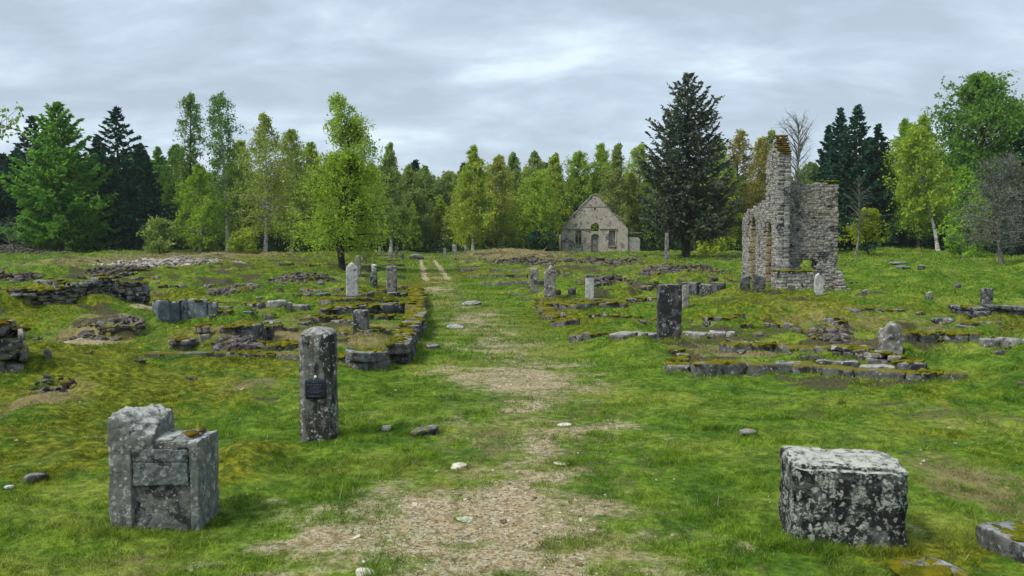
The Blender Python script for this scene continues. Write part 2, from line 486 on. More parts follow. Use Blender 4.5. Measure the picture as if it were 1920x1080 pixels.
def mat_stone(name, base=(0.17, 0.165, 0.15), pale=(0.36, 0.36, 0.33), dark=(0.028, 0.029, 0.030), darkamt=0.5, lichen=0.5, moss=0.3,
              sc=1.0, top=0.5, bump=0.5, streak=0.0, warm=None, bdist=0.02, topstart=0.55, patch=0.0):
    m, nt = new_mat(name)
    geo = nt.nodes.new('ShaderNodeNewGeometry')
    P = geo.outputs['Position']
    nz = N(nt, 'ShaderNodeSeparateXYZ', {0: geo.outputs['Normal']}).outputs[2]
    a = noise(nt, P, 2.2 * sc, 6, 0.6); b = noise(nt, P, 9 * sc, 8, 0.68); c = noise(nt, P, 34 * sc, 6, 0.7)
    col = mixc(nt, step(nt, b, 0.3, 0.7), tuple(x * 0.65 for x in base), tuple(min(x * 1.45, 1) for x in base))
    if warm:
        col = mixc(nt, M_(nt, 'MULTIPLY', step(nt, noise(nt, scalev(nt, P, (1, 1, 0.45)), 1.3 * sc, 4, 0.6), 0.42, 0.6), 0.8), col, warm)
    col = mixc(nt, 1.0, col, N(nt, 'ShaderNodeCombineColor', {i: M_(nt, 'ADD', M_(nt, 'MULTIPLY', geo.outputs['Random Per Island'], 0.75), 0.65) for i in range(3)}).outputs[0], 'MULTIPLY')
    dm = M_(nt, 'ADD', M_(nt, 'MULTIPLY', noise(nt, scalev(nt, P, (1, 1, 0.35 if streak else 1)), 3.4 * sc, 8, 0.66, 0.4), 0.8), M_(nt, 'MULTIPLY', c, 0.2))
    t = 0.62 - 0.24 * darkamt
    col = mixc(nt, M_(nt, 'MULTIPLY', step(nt, dm, t, t + 0.07), 0.93), col, dark)
    if streak:
        s = noise(nt, scalev(nt, P, (7, 7, 0.6)), 1.6, 5, 0.6)
        col = mixc(nt, M_(nt, 'MULTIPLY', step(nt, s, 0.52, 0.62), streak), col, (0.105, 0.080, 0.042))
    # lichen rosettes
    Pd = N(nt, 'ShaderNodeVectorMath', {0: P, 1: N(nt, 'ShaderNodeVectorMath', {0: N(nt, 'ShaderNodeTexNoise', {'Vector': P, 'Scale': 14 * sc, 'Detail': 4}).outputs[1], 3: 0.10 / sc}, operation='SCALE').outputs[0]}, operation='ADD').outputs[0]
    v1 = N(nt, 'ShaderNodeTexVoronoi', {'Vector': Pd, 'Scale': 6.5 * sc}); v2 = N(nt, 'ShaderNodeTexVoronoi', {'Vector': Pd, 'Scale': 15 * sc})
    l1 = M_(nt, 'MULTIPLY', M_(nt, 'SUBTRACT', 1.0, step(nt, v1.outputs[0], 0.24, 0.34)), step(nt, N(nt, 'ShaderNodeSeparateColor', {0: v1.outputs[1]}).outputs[0], 1 - 0.75 * lichen, 1 - 0.75 * lichen + 0.05))
    l2 = M_(nt, 'MULTIPLY', M_(nt, 'SUBTRACT', 1.0, step(nt, v2.outputs[0], 0.25, 0.42)), step(nt, N(nt, 'ShaderNodeSeparateColor', {0: v2.outputs[1]}).outputs[0], 1 - 0.9 * lichen, 1 - 0.9 * lichen + 0.05))
    l3 = step(nt, b, 0.66 - 0.1 * lichen, 0.72 - 0.1 * lichen)
    lf = M_(nt, 'MULTIPLY', M_(nt, 'MAXIMUM', M_(nt, 'MAXIMUM', l1, l2), M_(nt, 'MULTIPLY', l3, 0.8)), step(nt, c, 0.34, 0.52))
    lcol = mixc(nt, c, tuple(x * 0.6 for x in pale), tuple(min(1, x * 1.25) for x in pale))
    col = mixc(nt, lf, col, lcol)
    if patch:
        pn = noise(nt, Pd, 4.2 * sc, 10, 0.74)
        pfac = M_(nt, 'MULTIPLY', step(nt, pn, 0.60 - 0.12 * patch, 0.65 - 0.12 * patch), step(nt, c, 0.40, 0.56))
        col = mixc(nt, pfac, col, lcol)
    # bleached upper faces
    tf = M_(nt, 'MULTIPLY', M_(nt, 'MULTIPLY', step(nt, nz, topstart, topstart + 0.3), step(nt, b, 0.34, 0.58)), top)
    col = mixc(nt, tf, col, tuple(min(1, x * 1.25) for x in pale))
    if moss > 0:
        t = 0.72 - 0.36 * moss
        mf = M_(nt, 'MULTIPLY', step(nt, M_(nt, 'ADD', M_(nt, 'MULTIPLY', a, 0.65), M_(nt, 'MULTIPLY', b, 0.35)), t, t + 0.06), step(nt, M_(nt, 'ADD', nz, M_(nt, 'MULTIPLY', M_(nt, 'SUBTRACT', b, 0.5), 1.0)), 0.25, 0.6))
        mc = mixc(nt, step(nt, c, 0.35, 0.65), (0.055, 0.060, 0.006), (0.19, 0.155, 0.010))
        col = mixc(nt, mf, col, mc)
    hgt = M_(nt, 'ADD', M_(nt, 'ADD', M_(nt, 'MULTIPLY', b, 0.9), M_(nt, 'MULTIPLY', c, 0.45)), M_(nt, 'MULTIPLY', lf, 0.10))
    finish(nt, col, 0.93, hgt, bump, bdist, 0.18)
    return m

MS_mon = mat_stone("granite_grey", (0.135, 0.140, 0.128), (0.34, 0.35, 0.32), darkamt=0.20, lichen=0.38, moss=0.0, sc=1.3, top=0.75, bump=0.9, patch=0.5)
MS_pan = mat_stone("panel_slate", (0.15, 0.165, 0.165), (0.30, 0.33, 0.33), darkamt=0.35, lichen=0.5, moss=0.0, sc=2.2, top=0.4, bump=0.9)
MS_inf = mat_stone("infill_dark", (0.13, 0.135, 0.125), (0.28, 0.29, 0.27), darkamt=0.55, lichen=0.42, moss=0.0, sc=2.2, top=0.4, bump=0.9)
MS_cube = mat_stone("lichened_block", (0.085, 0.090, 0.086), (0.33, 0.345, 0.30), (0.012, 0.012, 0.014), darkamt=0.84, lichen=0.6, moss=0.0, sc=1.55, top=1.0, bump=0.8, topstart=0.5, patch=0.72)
MS_pil = mat_stone("streaked_pillar", (0.145, 0.145, 0.13), (0.42, 0.43, 0.41), (0.022, 0.023, 0.024), darkamt=0.66, lichen=0.32, moss=0.0, sc=1.6, top=0.45, bump=0.9, streak=0.9, patch=0.35)
MS_dark = mat_stone("dark_headstone", (0.085, 0.086, 0.085), (0.28, 0.285, 0.275), (0.020, 0.020, 0.022), darkamt=0.6, lichen=0.28, moss=0.35, sc=1.2, top=0.5, bump=0.6)
MS_grey = mat_stone("grey_headstone", (0.15, 0.145, 0.13), (0.40, 0.40, 0.38), darkamt=0.45, lichen=0.4, moss=0.35, sc=1.0, top=0.45, bump=0.6)
MS_white = mat_stone("pale_headstone", (0.30, 0.30, 0.285), (0.55, 0.56, 0.55), (0.07, 0.07, 0.072), darkamt=0.3, lichen=0.5, moss=0.0, sc=1.0, top=0.9, bump=0.5)
MS_kerb = mat_stone("kerb_stone", (0.11, 0.11, 0.10), (0.30, 0.31, 0.285), darkamt=0.5, lichen=0.35, moss=0.8, sc=1.2, top=0.35, bump=0.6)
MS_slab = mat_stone("blue_grey_slab", (0.115, 0.135, 0.155), (0.30, 0.33, 0.35), (0.03, 0.034, 0.04), darkamt=0.35, lichen=0.2, moss=0.3, sc=0.9, top=0.6, bump=0.5, streak=0.2)
MS_field = mat_stone("field_stone", (0.13, 0.125, 0.115), (0.36, 0.36, 0.34), (0.022, 0.022, 0.022), darkamt=0.6, lichen=0.35, moss=0.6, sc=1.0, top=0.3, bump=0.6)
MS_rub = mat_stone("rubble_stone", (0.075, 0.066, 0.060), (0.22, 0.21, 0.19), (0.03, 0.027, 0.026), darkamt=0.55, lichen=0.25, moss=0.62, sc=0.7, top=0.3, bump=0.5)
MS_rubp = mat_stone("pale_rubble", (0.19, 0.165, 0.14), (0.36, 0.34, 0.30), (0.06, 0.055, 0.05), darkamt=0.3, lichen=0.4, moss=0.15, sc=0.7, top=0.7, bump=0.5)
MS_tower = mat_stone("ruin_masonry", (0.180, 0.174, 0.158), (0.35, 0.345, 0.33), (0.032, 0.030, 0.032), darkamt=0.42, lichen=0.34, moss=0.12, sc=0.8, top=0.4, bump=0.6, warm=(0.225, 0.200, 0.165))
MS_gable = mat_stone("gable_masonry", (0.20, 0.192, 0.175), (0.36, 0.36, 0.35), (0.035, 0.034, 0.036), darkamt=0.40, lichen=0.35, moss=0.12, sc=0.8, top=0.4, bump=0.6)
MS_reveal = mat_stone("dressed_reveal", (0.22, 0.18, 0.115), (0.36, 0.33, 0.26), (0.10, 0.075, 0.03), darkamt=0.35, lichen=0.3, moss=0.05, sc=1.0, top=0.3, bump=0.4, streak=0.4)
MS_path = mat_stone("path_stone", (0.40, 0.37, 0.30), (0.55, 0.53, 0.46), (0.16, 0.14, 0.10), darkamt=0.15, lichen=0.3, moss=0.0, sc=2.0, top=0.3, bump=0.4)

def mat_moss(name, a, b):
    m, nt = new_mat(name)
    P = nt.nodes.new('ShaderNodeNewGeometry').outputs['Position']
    n1 = noise(nt, P, 6, 5, 0.6); n2 = noise(nt, P, 45, 4, 0.7)
    c = mixc(nt, step(nt, n1, 0.35, 0.65), a, b)
    c = mixc(nt, M_(nt, 'MULTIPLY', step(nt, n2, 0.5, 0.7), 0.6), c, tuple(x * 0.35 for x in a))
    finish(nt, c, 1.0, M_(nt, 'ADD', n2, n1), 0.9, 0.03, 0.05)
    return m
MM = mat_moss("moss_cushion", (0.065, 0.075, 0.006), (0.20, 0.175, 0.010))
MMg = mat_moss("moss_green", (0.075, 0.095, 0.008), (0.19, 0.19, 0.014))
MMd = mat_moss("moss_brown", (0.055, 0.042, 0.012), (0.16, 0.105, 0.014))

def mat_leaf(name, a, b, trans=0.5, var=0.6, hue=0.03):
    m, nt = new_mat(name)
    geo = nt.nodes.new('ShaderNodeNewGeometry')
    n1 = noise(nt, geo.outputs['Position'], 0.55, 4, 0.65)
    c = mixc(nt, step(nt, n1, 0.33, 0.67), a, b)
    isl = geo.outputs['Random Per Island']
    obr = nt.nodes.new('ShaderNodeObjectInfo').outputs['Random']
    c = N(nt, 'ShaderNodeHueSaturation', {'Color': c, 'Value': M_(nt, 'ADD', M_(nt, 'MULTIPLY', isl, var), 1.40 - var / 2),
          'Hue': M_(nt, 'ADD', M_(nt, 'MULTIPLY', obr, hue), 0.5 - hue / 2)}).outputs[0]
    d1 = N(nt, 'ShaderNodeBsdfDiffuse', {'Color': c})
    d2 = N(nt, 'ShaderNodeBsdfTranslucent', {'Color': c})
    x = N(nt, 'ShaderNodeMixShader', {0: trans, 1: d1.outputs[0], 2: d2.outputs[0]})
    N(nt, 'ShaderNodeOutputMaterial', {0: x.outputs[0]})
    return m
LF_birch = mat_leaf("birch_leaf", (0.18, 0.265, 0.028), (0.29, 0.37, 0.045))
LF_olive = mat_leaf("olive_leaf", (0.20, 0.25, 0.04), (0.30, 0.33, 0.06))
LF_deep = mat_leaf("deep_leaf", (0.068, 0.150, 0.024), (0.135, 0.235, 0.036))
LF_bright = mat_leaf("bright_leaf", (0.125, 0.245, 0.022), (0.22, 0.35, 0.035))
LF_dull = mat_leaf("dull_leaf", (0.15, 0.225, 0.05), (0.23, 0.29, 0.075))
LF_larch = mat_leaf("larch_needle", (0.070, 0.175, 0.026), (0.145, 0.285, 0.036))
LF_spruce = mat_leaf("spruce_needle", (0.013, 0.040, 0.024), (0.026, 0.072, 0.038), trans=0.2)
LF_fir = mat_leaf("fir_needle", (0.035, 0.054, 0.036), (0.085, 0.105, 0.062), trans=0.2)
LF_brown = mat_leaf("bud_leaf", (0.19, 0.17, 0.035), (0.29, 0.26, 0.06))
LF_yell = mat_leaf("yellow_leaf", (0.17, 0.22, 0.01), (0.3, 0.32, 0.02))
LF_grey = mat_leaf("grey_twig", (0.085, 0.095, 0.075), (0.14, 0.15, 0.12), trans=0.1)

def mat_bark(name, a, b, birch=False):
    m, nt = new_mat(name)
    P = nt.nodes.new('ShaderNodeNewGeometry').outputs['Position']
    n1 = noise(nt, scalev(nt, P, (6, 6, 1.2) if not birch else (1.2, 1.2, 5)), 2.0, 5, 0.65)
    c = mixc(nt, step(nt, n1, 0.42, 0.56), a, b)
    finish(nt, c, 0.9, n1, 0.6, 0.03)
    return m
BK_birch = mat_bark("birch_bark", (0.11, 0.105, 0.09), (0.52, 0.50, 0.44), True)
BK_dark = mat_bark("dark_bark", (0.020, 0.017, 0.013), (0.060, 0.050, 0.040))
BK_grey = mat_bark("grey_bark", (0.07, 0.07, 0.06), (0.17, 0.165, 0.145))

# ------------------------------------------------------------------ ground and path
def axis(segs):
    a = [segs[0][0]]
    for (s, e_, d0, d1) in segs:
        x = s; L = e_ - s
        while x < e_ - 1e-6:
            t = (x - s) / L
            x = x + d0 + (d1 - d0) * t
            a.append(min(x, e_))
    return np.unique(np.round(np.array(a), 5))
half = axis([(0, 9, 0.055, 0.09), (9, 30, 0.10, 0.30), (30, 110, 0.35, 1.8), (110, 700, 4, 60)])
XS = np.concatenate([-half[::-1][:-1], half])
YS = np.concatenate([-axis([(0, 30, 0.5, 6)])[::-1][:-1], axis([(0, 3.5, 0.3, 0.06), (3.5, 15, 0.05, 0.075), (15, 45, 0.09, 0.28), (45, 130, 0.3, 1.3), (130, 900, 4, 80)])])
GX, GY = np.meshgrid(XS, YS)
GZ = height(GX, GY)
nx, ny = len(XS), len(YS)
V = np.stack([GX, GY, GZ], -1).reshape(-1, 3)
ii = np.arange(nx * ny).reshape(ny, nx)
F = np.stack([ii[:-1, :-1], ii[:-1, 1:], ii[1:, 1:], ii[1:, :-1]], -1).reshape(-1, 4)
A_path = bare_mask(GX, GY).ravel()
A_moss = mask(MOSS_W, GX, GY).ravel()
A_dry = np.maximum(mask(DRY_W, GX, GY), 0.50 * np.exp(-((GX - path_cx(GY)) / 1.9) ** 2)).ravel()
offp = sst(np.abs(GX - path_cx(GY)), 1.5, 4.0)
slope = np.hypot(*np.gradient(GZ, YS, XS))
A_soil_shade = np.clip((offp * sst(GY, 11, 20) * (0.35 + 2.2 * slope)), 0, 1).ravel()
is_path = (A_path[F].mean(1) > 0.55) & (np.abs(V[F[:, 0], 0] - path_cx(V[F[:, 0], 1])) < 4.5) & (V[F[:, 0], 1] > 3) & (V[F[:, 0], 1] < 90)
def soil_shade_mask(x, y):  # noise streaks: bare soil plus painted shade between turf lumps
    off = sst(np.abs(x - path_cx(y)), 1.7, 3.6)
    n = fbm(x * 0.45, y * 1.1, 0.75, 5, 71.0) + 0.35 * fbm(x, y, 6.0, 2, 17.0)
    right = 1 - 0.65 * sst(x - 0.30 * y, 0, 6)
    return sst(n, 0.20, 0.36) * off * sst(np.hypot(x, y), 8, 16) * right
A_soil_shade = soil_shade_mask(GX, GY).ravel()
def sub_mesh(name, sel):
    f = F[sel]
    u, inv = np.unique(f, return_inverse=True)
    return mk(name, V[u], inv.reshape(-1, 4), mat_ground, attrs={'path': A_path[u], 'moss': A_moss[u], 'dry': A_dry[u], 'rock': A_soil_shade[u]})  # 'rock' carries the soil and painted hollow shade
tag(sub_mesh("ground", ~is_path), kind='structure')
tag(sub_mesh("path", is_path), kind='structure')

# from here on heights and covers are read from the finished ground grid
def grid_reader(A):
    A = np.asarray(A).reshape(ny, nx)
    def f(x, y):
        x = np.asarray(x, float); y = np.asarray(y, float)
        i = np.clip(np.searchsorted(XS, x) - 1, 0, nx - 2); j = np.clip(np.searchsorted(YS, y) - 1, 0, ny - 2)
        u = np.clip((x - XS[i]) / (XS[i + 1] - XS[i]), 0, 1); v = np.clip((y - YS[j]) / (YS[j + 1] - YS[j]), 0, 1)
        return (A[j, i] * (1 - u) + A[j, i + 1] * u) * (1 - v) + (A[j + 1, i] * (1 - u) + A[j + 1, i + 1] * u) * v
    return f
height = grid_reader(GZ)
bare_mask = grid_reader(A_path)
soil_shade_mask = grid_reader(A_soil_shade)
moss_cover = grid_reader(A_moss)
dry_cover = grid_reader(A_dry)
def mask(lst, x, y):
    return moss_cover(x, y) if lst is MOSS_W else dry_cover(x, y)

# ------------------------------------------------------------------ grass blades (one stuff object)
TUFTS = []    # (x, y, radius) longer grass round stones, filled by the builders below

def blades():
    for _ in range(130):
        yy = random.uniform(4.5, 22); xx = random.uniform(-.62, .62) * yy
        if bare_mask(np.array([xx]), np.array([yy]))[0] < 0.5: TUFTS.append((xx, yy, random.uniform(0.06, 0.2)))
    vs = []; P_, M__, D_ = [], [], []
    def patch(y0, y1, dens, wid, hmin, hmax):
        ymid = np.sqrt((y1 ** 2 + y0 ** 2) / 2)
        area = 0.70 * (y1 ** 2 - y0 ** 2)
        n = int(area * dens)
        y = np.sqrt(RNG.random(n) * (y1 ** 2 - y0 ** 2) + y0 ** 2)
        x = (RNG.random(n) * 2 - 1) * 0.70 * y
        pm = bare_mask(x, y)
        keep = RNG.random(n) < np.clip(1.10 - pm * 1.05 + 0.35 * fbm(x, y, 0.25, 2, 90.0), 0.03, 1) * (1 - 0.4 * np.clip(mask(DRY_W, x, y), 0, 1)) * (1 - 0.85 * soil_shade_mask(x, y))
        tall = np.ones(n)
        for (tx, ty, tr) in TUFTS:
            q = np.hypot(x - tx, y - ty)
            tall = np.maximum(tall, 1 + 0.6 * np.exp(-(q / tr) ** 2 * 1.5))
        x, y, tall = x[keep], y[keep], tall[keep]
        add(x, y, wid, hmin, hmax, tall)
    def add(x, y, wid, hmin, hmax, tall):
        n = len(x)
        cl = 0.40 + 1.3 * np.clip(fbm(x, y, 0.30, 2, 2.0) + 0.45, 0, 1) ** 1.5
        mo = mask(MOSS_W, x, y)
        h = (hmin + (hmax - hmin) * RNG.random(n) ** 1.6) * cl * tall * (1 - 0.4 * np.clip(mo, 0, 1))
        h = h * np.where(RNG.random(n) < 0.02, 2.4, 1.0)
        a = RNG.random(n) * 6.283
        wd = wid * (0.6 + 0.8 * RNG.random(n))
        lean = h * (0.35 + 0.9 * RNG.random(n)); la = RNG.random(n) * 6.283
        z = height(x, y) - 0.006
        b1 = np.stack([x - np.cos(a) * wd / 2, y - np.sin(a) * wd / 2, z], -1)
        b2 = np.stack([x + np.cos(a) * wd / 2, y + np.sin(a) * wd / 2, z], -1)
        tp = np.stack([x + np.cos(la) * lean, y + np.sin(la) * lean, z + h], -1)
        vs.append(np.stack([b1, b2, tp], 1).reshape(-1, 3))
        for L, v in ((P_, bare_mask(x, y)), (M__, mo), (D_, dry_cover(x, y))):
            L.append(np.repeat(v, 3))
    patch(3.2, 9, 6500, 0.0070, 0.014, 0.050)
    patch(9, 15, 3200, 0.009, 0.014, 0.052)
    patch(15, 28, 1150, 0.016, 0.02, 0.07)
    patch(28, 60, 330, 0.030, 0.03, 0.11)
    patch(60, 105, 40, 0.07, 0.07, 0.22)
    # dense long tufts hard against the stones
    for (tx, ty, tr) in TUFTS:
        if ty > 40: continue
        n = int(2600 * tr * (1 if ty < 12 else 0.4))
        a = RNG.random(n) * 6.283; r = tr * np.sqrt(RNG.random(n)) * 1.05
        x = tx + np.cos(a) * r; y = ty + np.sin(a) * r
        k = np.ones(n)
        add(x, y, 0.006 if ty < 12 else 0.014, 0.03, 0.085 if ty < 12 else 0.11, k)
    Vb = np.concatenate(vs)
    o = mk("grass", Vb, np.arange(len(Vb)).reshape(-1, 3), mat_blade, smooth=False,
           attrs={'path': np.concatenate(P_), 'moss': np.concatenate(M__), 'dry': np.concatenate(D_)})
    tag(o, "short green and mossy turf covering the whole clearing", "grass", kind='stuff')

# ------------------------------------------------------------------ gravel and litter
def chips(name, label, n, region, size, mat, cond):
    x = RNG.uniform(region[0], region[1], n); y = np.sqrt(RNG.random(n) * (region[3] ** 2 - region[2] ** 2) + region[2] ** 2)
    x = x * y / region[3]
    k = RNG.random(n) < cond(x, y)
    x, y = x[k], y[k]; m = len(x)
    s = size * np.exp(RNG.normal(size=m) * 0.45)
    S = np.stack([s * 1.3, s * RNG.uniform(0.5, 1, m), s * 0.35], -1)
    C = np.stack([x, y, height(x, y) + s * 0.08], -1)
    v, f = stones(C, S, RNG.random(m) * 6.28, n=1 if size < 0.045 else 2, k=3, rough=0.2, tilt=0.25)
    return tag(mk(name, v, f, mat, smooth=False), label, name.replace('_', ' '), kind='stuff')

m_chip, nt = new_mat("chip")
isl = nt.nodes.new('ShaderNodeNewGeometry').outputs['Random Per Island']
r = N(nt, 'ShaderNodeValToRGB', {0: isl})
r.color_ramp.elements[0].color = (0.10, 0.075, 0.045, 1)
r.color_ramp.elements[1].color = (0.52, 0.47, 0.37, 1)
e = r.color_ramp.elements.new(0.5); e.color = (0.30, 0.24, 0.15, 1)
finish(nt, r.outputs[0], 0.9)
m_leaf, nt = new_mat("dead_leaf")
isl = nt.nodes.new('ShaderNodeNewGeometry').outputs['Random Per Island']
r = N(nt, 'ShaderNodeValToRGB', {0: isl})
r.color_ramp.elements[0].color = (0.16, 0.10, 0.04, 1)
r.color_ramp.elements[1].color = (0.50, 0.43, 0.28, 1)
finish(nt, r.outputs[0], 0.9)

# ------------------------------------------------------------------ stones as things
def top_shape(kind, u, v):
    """height factor by normalised plan position"""
    if kind == 'flat': return np.ones_like(u)
    if kind == 'round': return 1 - 0.10 * u ** 2 - 0.05 * v ** 2
    if kind == 'dome': return 1 - 0.065 * np.clip(np.maximum(np.abs(u), np.abs(v)), 0, 1) ** 1.7
    if kind == 'point': return 1 - 0.13 * np.abs(u) ** 1.1
    if kind == 'slant': return 0.93 + 0.07 * u
    if kind == 'slantl': return 0.95 - 0.05 * u
    if kind == 'broken': return 0.92 + 0.08 * np.sin(3 * u + 1) + 0.04 * np.sin(7 * u * v + 2 * v)
    return np.ones_like(u)

def slab_mesh(x, y, w_, d_, h_, yaw=0.0, kind='flat', n=14, k=14, rough=0.03, hi=0.012, hif=7, lean=0.0, taper=0.04, sink=0.12, z0=None, cham=0):
    T, F = cube_t(n)
    q = T / (np.sum(np.abs(T) ** k, 1) ** (1 / k))[:, None]
    if cham:      # chamfered plan, eight-sided
        l1 = (np.abs(T[:, 0]) + np.abs(T[:, 1]))
        f = np.minimum(1, (2 - cham) / np.maximum(l1, 1e-6))
        q = q.copy(); q[:, 0] *= f; q[:, 1] *= f
    tz = (q[:, 2] + 1) / 2
    hh = top_shape(kind, q[:, 0], q[:, 1])
    sx = 1 - taper * tz
    off = RNG.random(3) * 20
    Vv = np.stack([q[:, 0] * w_ / 2 * sx, q[:, 1] * d_ / 2 * sx, -sink + tz * (h_ + sink) * hh], -1)
    Vv[:, :2] *= (1 + rough * fbm3(np.stack([Vv[:, 2] * 1.6] * 3, -1) + off, 2))[:, None]
    Vv += q * (hi * fbm3(Vv * hif + off, 4))[:, None]
    Vv[:, 0] += lean * Vv[:, 2]
    c, s = math.cos(yaw), math.sin(yaw)
    X = Vv[:, 0] * c - Vv[:, 1] * s + x; Y = Vv[:, 0] * s + Vv[:, 1] * c + y
    z = hz(x, y) if z0 is None else z0
    return np.stack([X, Y, Vv[:, 2] + z], -1), F

def headstone(label, px, py, hpx, wpx, mat, kind='flat', dr=0.5, yaw=0.0, lean=0.0, name='headstone', cat='headstone', group=None, base=0, cap=0, n=12, **kw):
    x, y, z = G(px, py)
    s = y / FPX
    w_, h_ = wpx * s, hpx * s
    x, y = xat(px, y + w_ * dr / 2), y + w_ * dr / 2
    r = thing(name, label, cat, (x, y, hz(x, y)), group)
    loc = tuple(r.location)
    v, f = slab_mesh(x, y, w_, w_ * dr, h_, yaw, kind, n=n, lean=lean, **kw)
    mk('slab' if dr < 0.6 else 'shaft', v, f, mat, r, loc=None)
    if base:
        v, f = slab_mesh(x, y, w_ * 1.2, w_ * dr * 1.25, h_ * base, yaw, 'flat', n=6, hi=0.01)
        mk('base', v, f, MS_dark, r)
    if cap:
        v, f = slab_mesh(x + lean * h_, y, w_ * 1.15, w_ * dr * 1.2, 0.09 * h_, yaw, 'flat', n=6, sink=0.0, z0=hz(x, y) + h_ * 0.97, hi=0.008)
        mk('cap', v, f, MS_grey, r)
    if y < 40:
        TUFTS.append((x, y, w_ * 0.85))
    return r

def wall_row(name, label, pts, hpx, thick, blen, moss=0.5, courses=1, mat=None, rag=0.15, group=None, cat='low wall', mossmat=None, gap=0.03, hi=0.012, face=None, k=11):
    # blocks laid along a pixel polyline of base points
    loose = (name == 'stone_ledge')
    mat = mat or MS_kerb
    W = [G(*p) for p in pts]
    s0 = W[0][1] / FPX
    hs = [hpx * s0] * len(W) if not isinstance(hpx, (list, tuple)) else [h * w_[1] / FPX for h, w_ in zip(hpx, W)]
    C, S, Y = [], [], []
    TC, TS, TY = [], [], []
    for i in range(len(W) - 1):
        a = np.array(W[i][:2]); b = np.array(W[i + 1][:2])
        L = np.linalg.norm(b - a); u = (b - a) / L
        nrm = np.array([-u[1], u[0]])
        if nrm[1] < 0: nrm = -nrm
        yaw = math.atan2(u[1], u[0])
        ts_ = np.linspace(-0.05, 1.05, 9) * L
        zs_ = height(a[0] + u[0] * ts_, a[1] + u[1] * ts_)
        zs_ = np.convolve(np.pad(zs_, 2, 'edge'), np.ones(5) / 5, 'valid') if not loose else zs_
        for c in range(courses):
            t = -random.random() * blen * 0.5 if c else 0.0
            while t < L:
                l = blen * random.uniform(0.65, 1.45)
                l = min(l, max(L - t, blen * 0.4))
                tm = t + l / 2
                hh = hs[i] + (hs[i + 1] - hs[i]) * min(max(tm / L, 0), 1)
                ch = hh / courses
                if random.random() > rag or c < courses - 1:
                    p = a + u * tm + nrm * (thick / 2 + random.gauss(0, thick * 0.06))
                    zg = float(np.interp(tm, ts_, zs_)) + (random.gauss(0, 0.02) if loose else random.gauss(0, 0.006))
                    chh = ch * (random.uniform(0.8, 1.15) if loose or courses > 2 else random.uniform(0.95, 1.05))
                    C.append((p[0], p[1], zg + ch * c + chh / 2 - (0.05 if c == 0 else 0)))
                    S.append((l - gap * random.random(), thick * random.uniform(0.85, 1.12), chh + (0.10 if c == 0 else 0.01)))
                    Y.append(yaw + random.gauss(0, 0.03))
                    if c == courses - 1 and random.random() < moss:
                        cs = 0.10 if W[0][1] < 22 else 0.16
                        for q_ in range(int(l * thick / cs ** 2 * 0.8) + 1):
                            du, dv = random.uniform(-.44, .44) * l, random.uniform(-.42, .36) * thick
                            TC.append((p[0] + u[0] * du + nrm[0] * dv, p[1] + u[1] * du + nrm[1] * dv, C[-1][2] + S[-1][2] / 2 - 0.012 - 0.03 * (abs(dv) > .42 * thick)))
                            zz = cs * random.uniform(0.6, 1.9)
                            TS.append((zz * 1.2, zz, random.uniform(0.03, 0.07)))
                            TY.append(yaw + random.gauss(0, .5))
                t += l
    mid = np.mean(np.array([w_ for w_ in W]), 0)
    r = thing(name, label, cat, (float(mid[0]), float(mid[1]), hz(mid[0], mid[1])), group)
    near = mid[1] < 22
    v, f = stones(C, S, Y, n=8 if near else 4, k=k, rough=0.05, tilt=0.03, hi=hi * 2, hif=5)
    mk('stones', v, f, mat, r)
    if TC:
        v, f = stones(TC, TS, TY, n=5 if near else 3, k=2.3, rough=0.2, tilt=0.12, hi=0.02, hif=12)
        mk('moss', v, f, mossmat or MM, r)
    if mid[1] < 38:
        for (p, s_) in zip(C, S):
            TUFTS.append((p[0], p[1], s_[0] * 0.5))
    return r

def rock(label, px, py, wpx, hpx, mat=MS_field, dr=0.8, yaw=0.3, moss=0, name='stone', cat='stone', group='loose stones lying in the grass', k=2.5, rough=0.13, n=8):
    x, y, z = G(px, py)
    s = y / FPX
    w_ = wpx * s; h_ = max(0.30 * hpx, hpx - wpx * dr * CAMZ / y * 0.8) * s
    y2 = y + w_ * dr * 0.4
    C = [(x, y2, hz(x, y2) + h_ * 0.30)]
    v, f = stones(C, [(w_, w_ * dr, h_ * 1.5)], yaw, n=n, k=k, rough=rough, tilt=0.08, hi=0.03 * w_, hif=6 / max(w_, 0.1))
    if moss:
        r = thing(name, label, cat, (x, y2, hz(x, y2)), group)
        mk('boulder', v, f, mat, r)
        v, f = stones([(x - 0.1 * w_, y2 + 0.03, hz(x, y2) + h_ * 0.80)], [(w_ * 0.9, w_ * dr * 0.9, h_ * 0.55)], yaw, n=8, k=2.6, rough=0.2, hi=0.03, hif=9)
        mk('moss', v, f, MM, r)
    else:
        r = mk(name, v, f, mat, loc=(x, y2, hz(x, y2)))
        tag(r, label, cat, group)
    if y < 14: TUFTS.append((x, y2, w_ * 0.7))
    return r

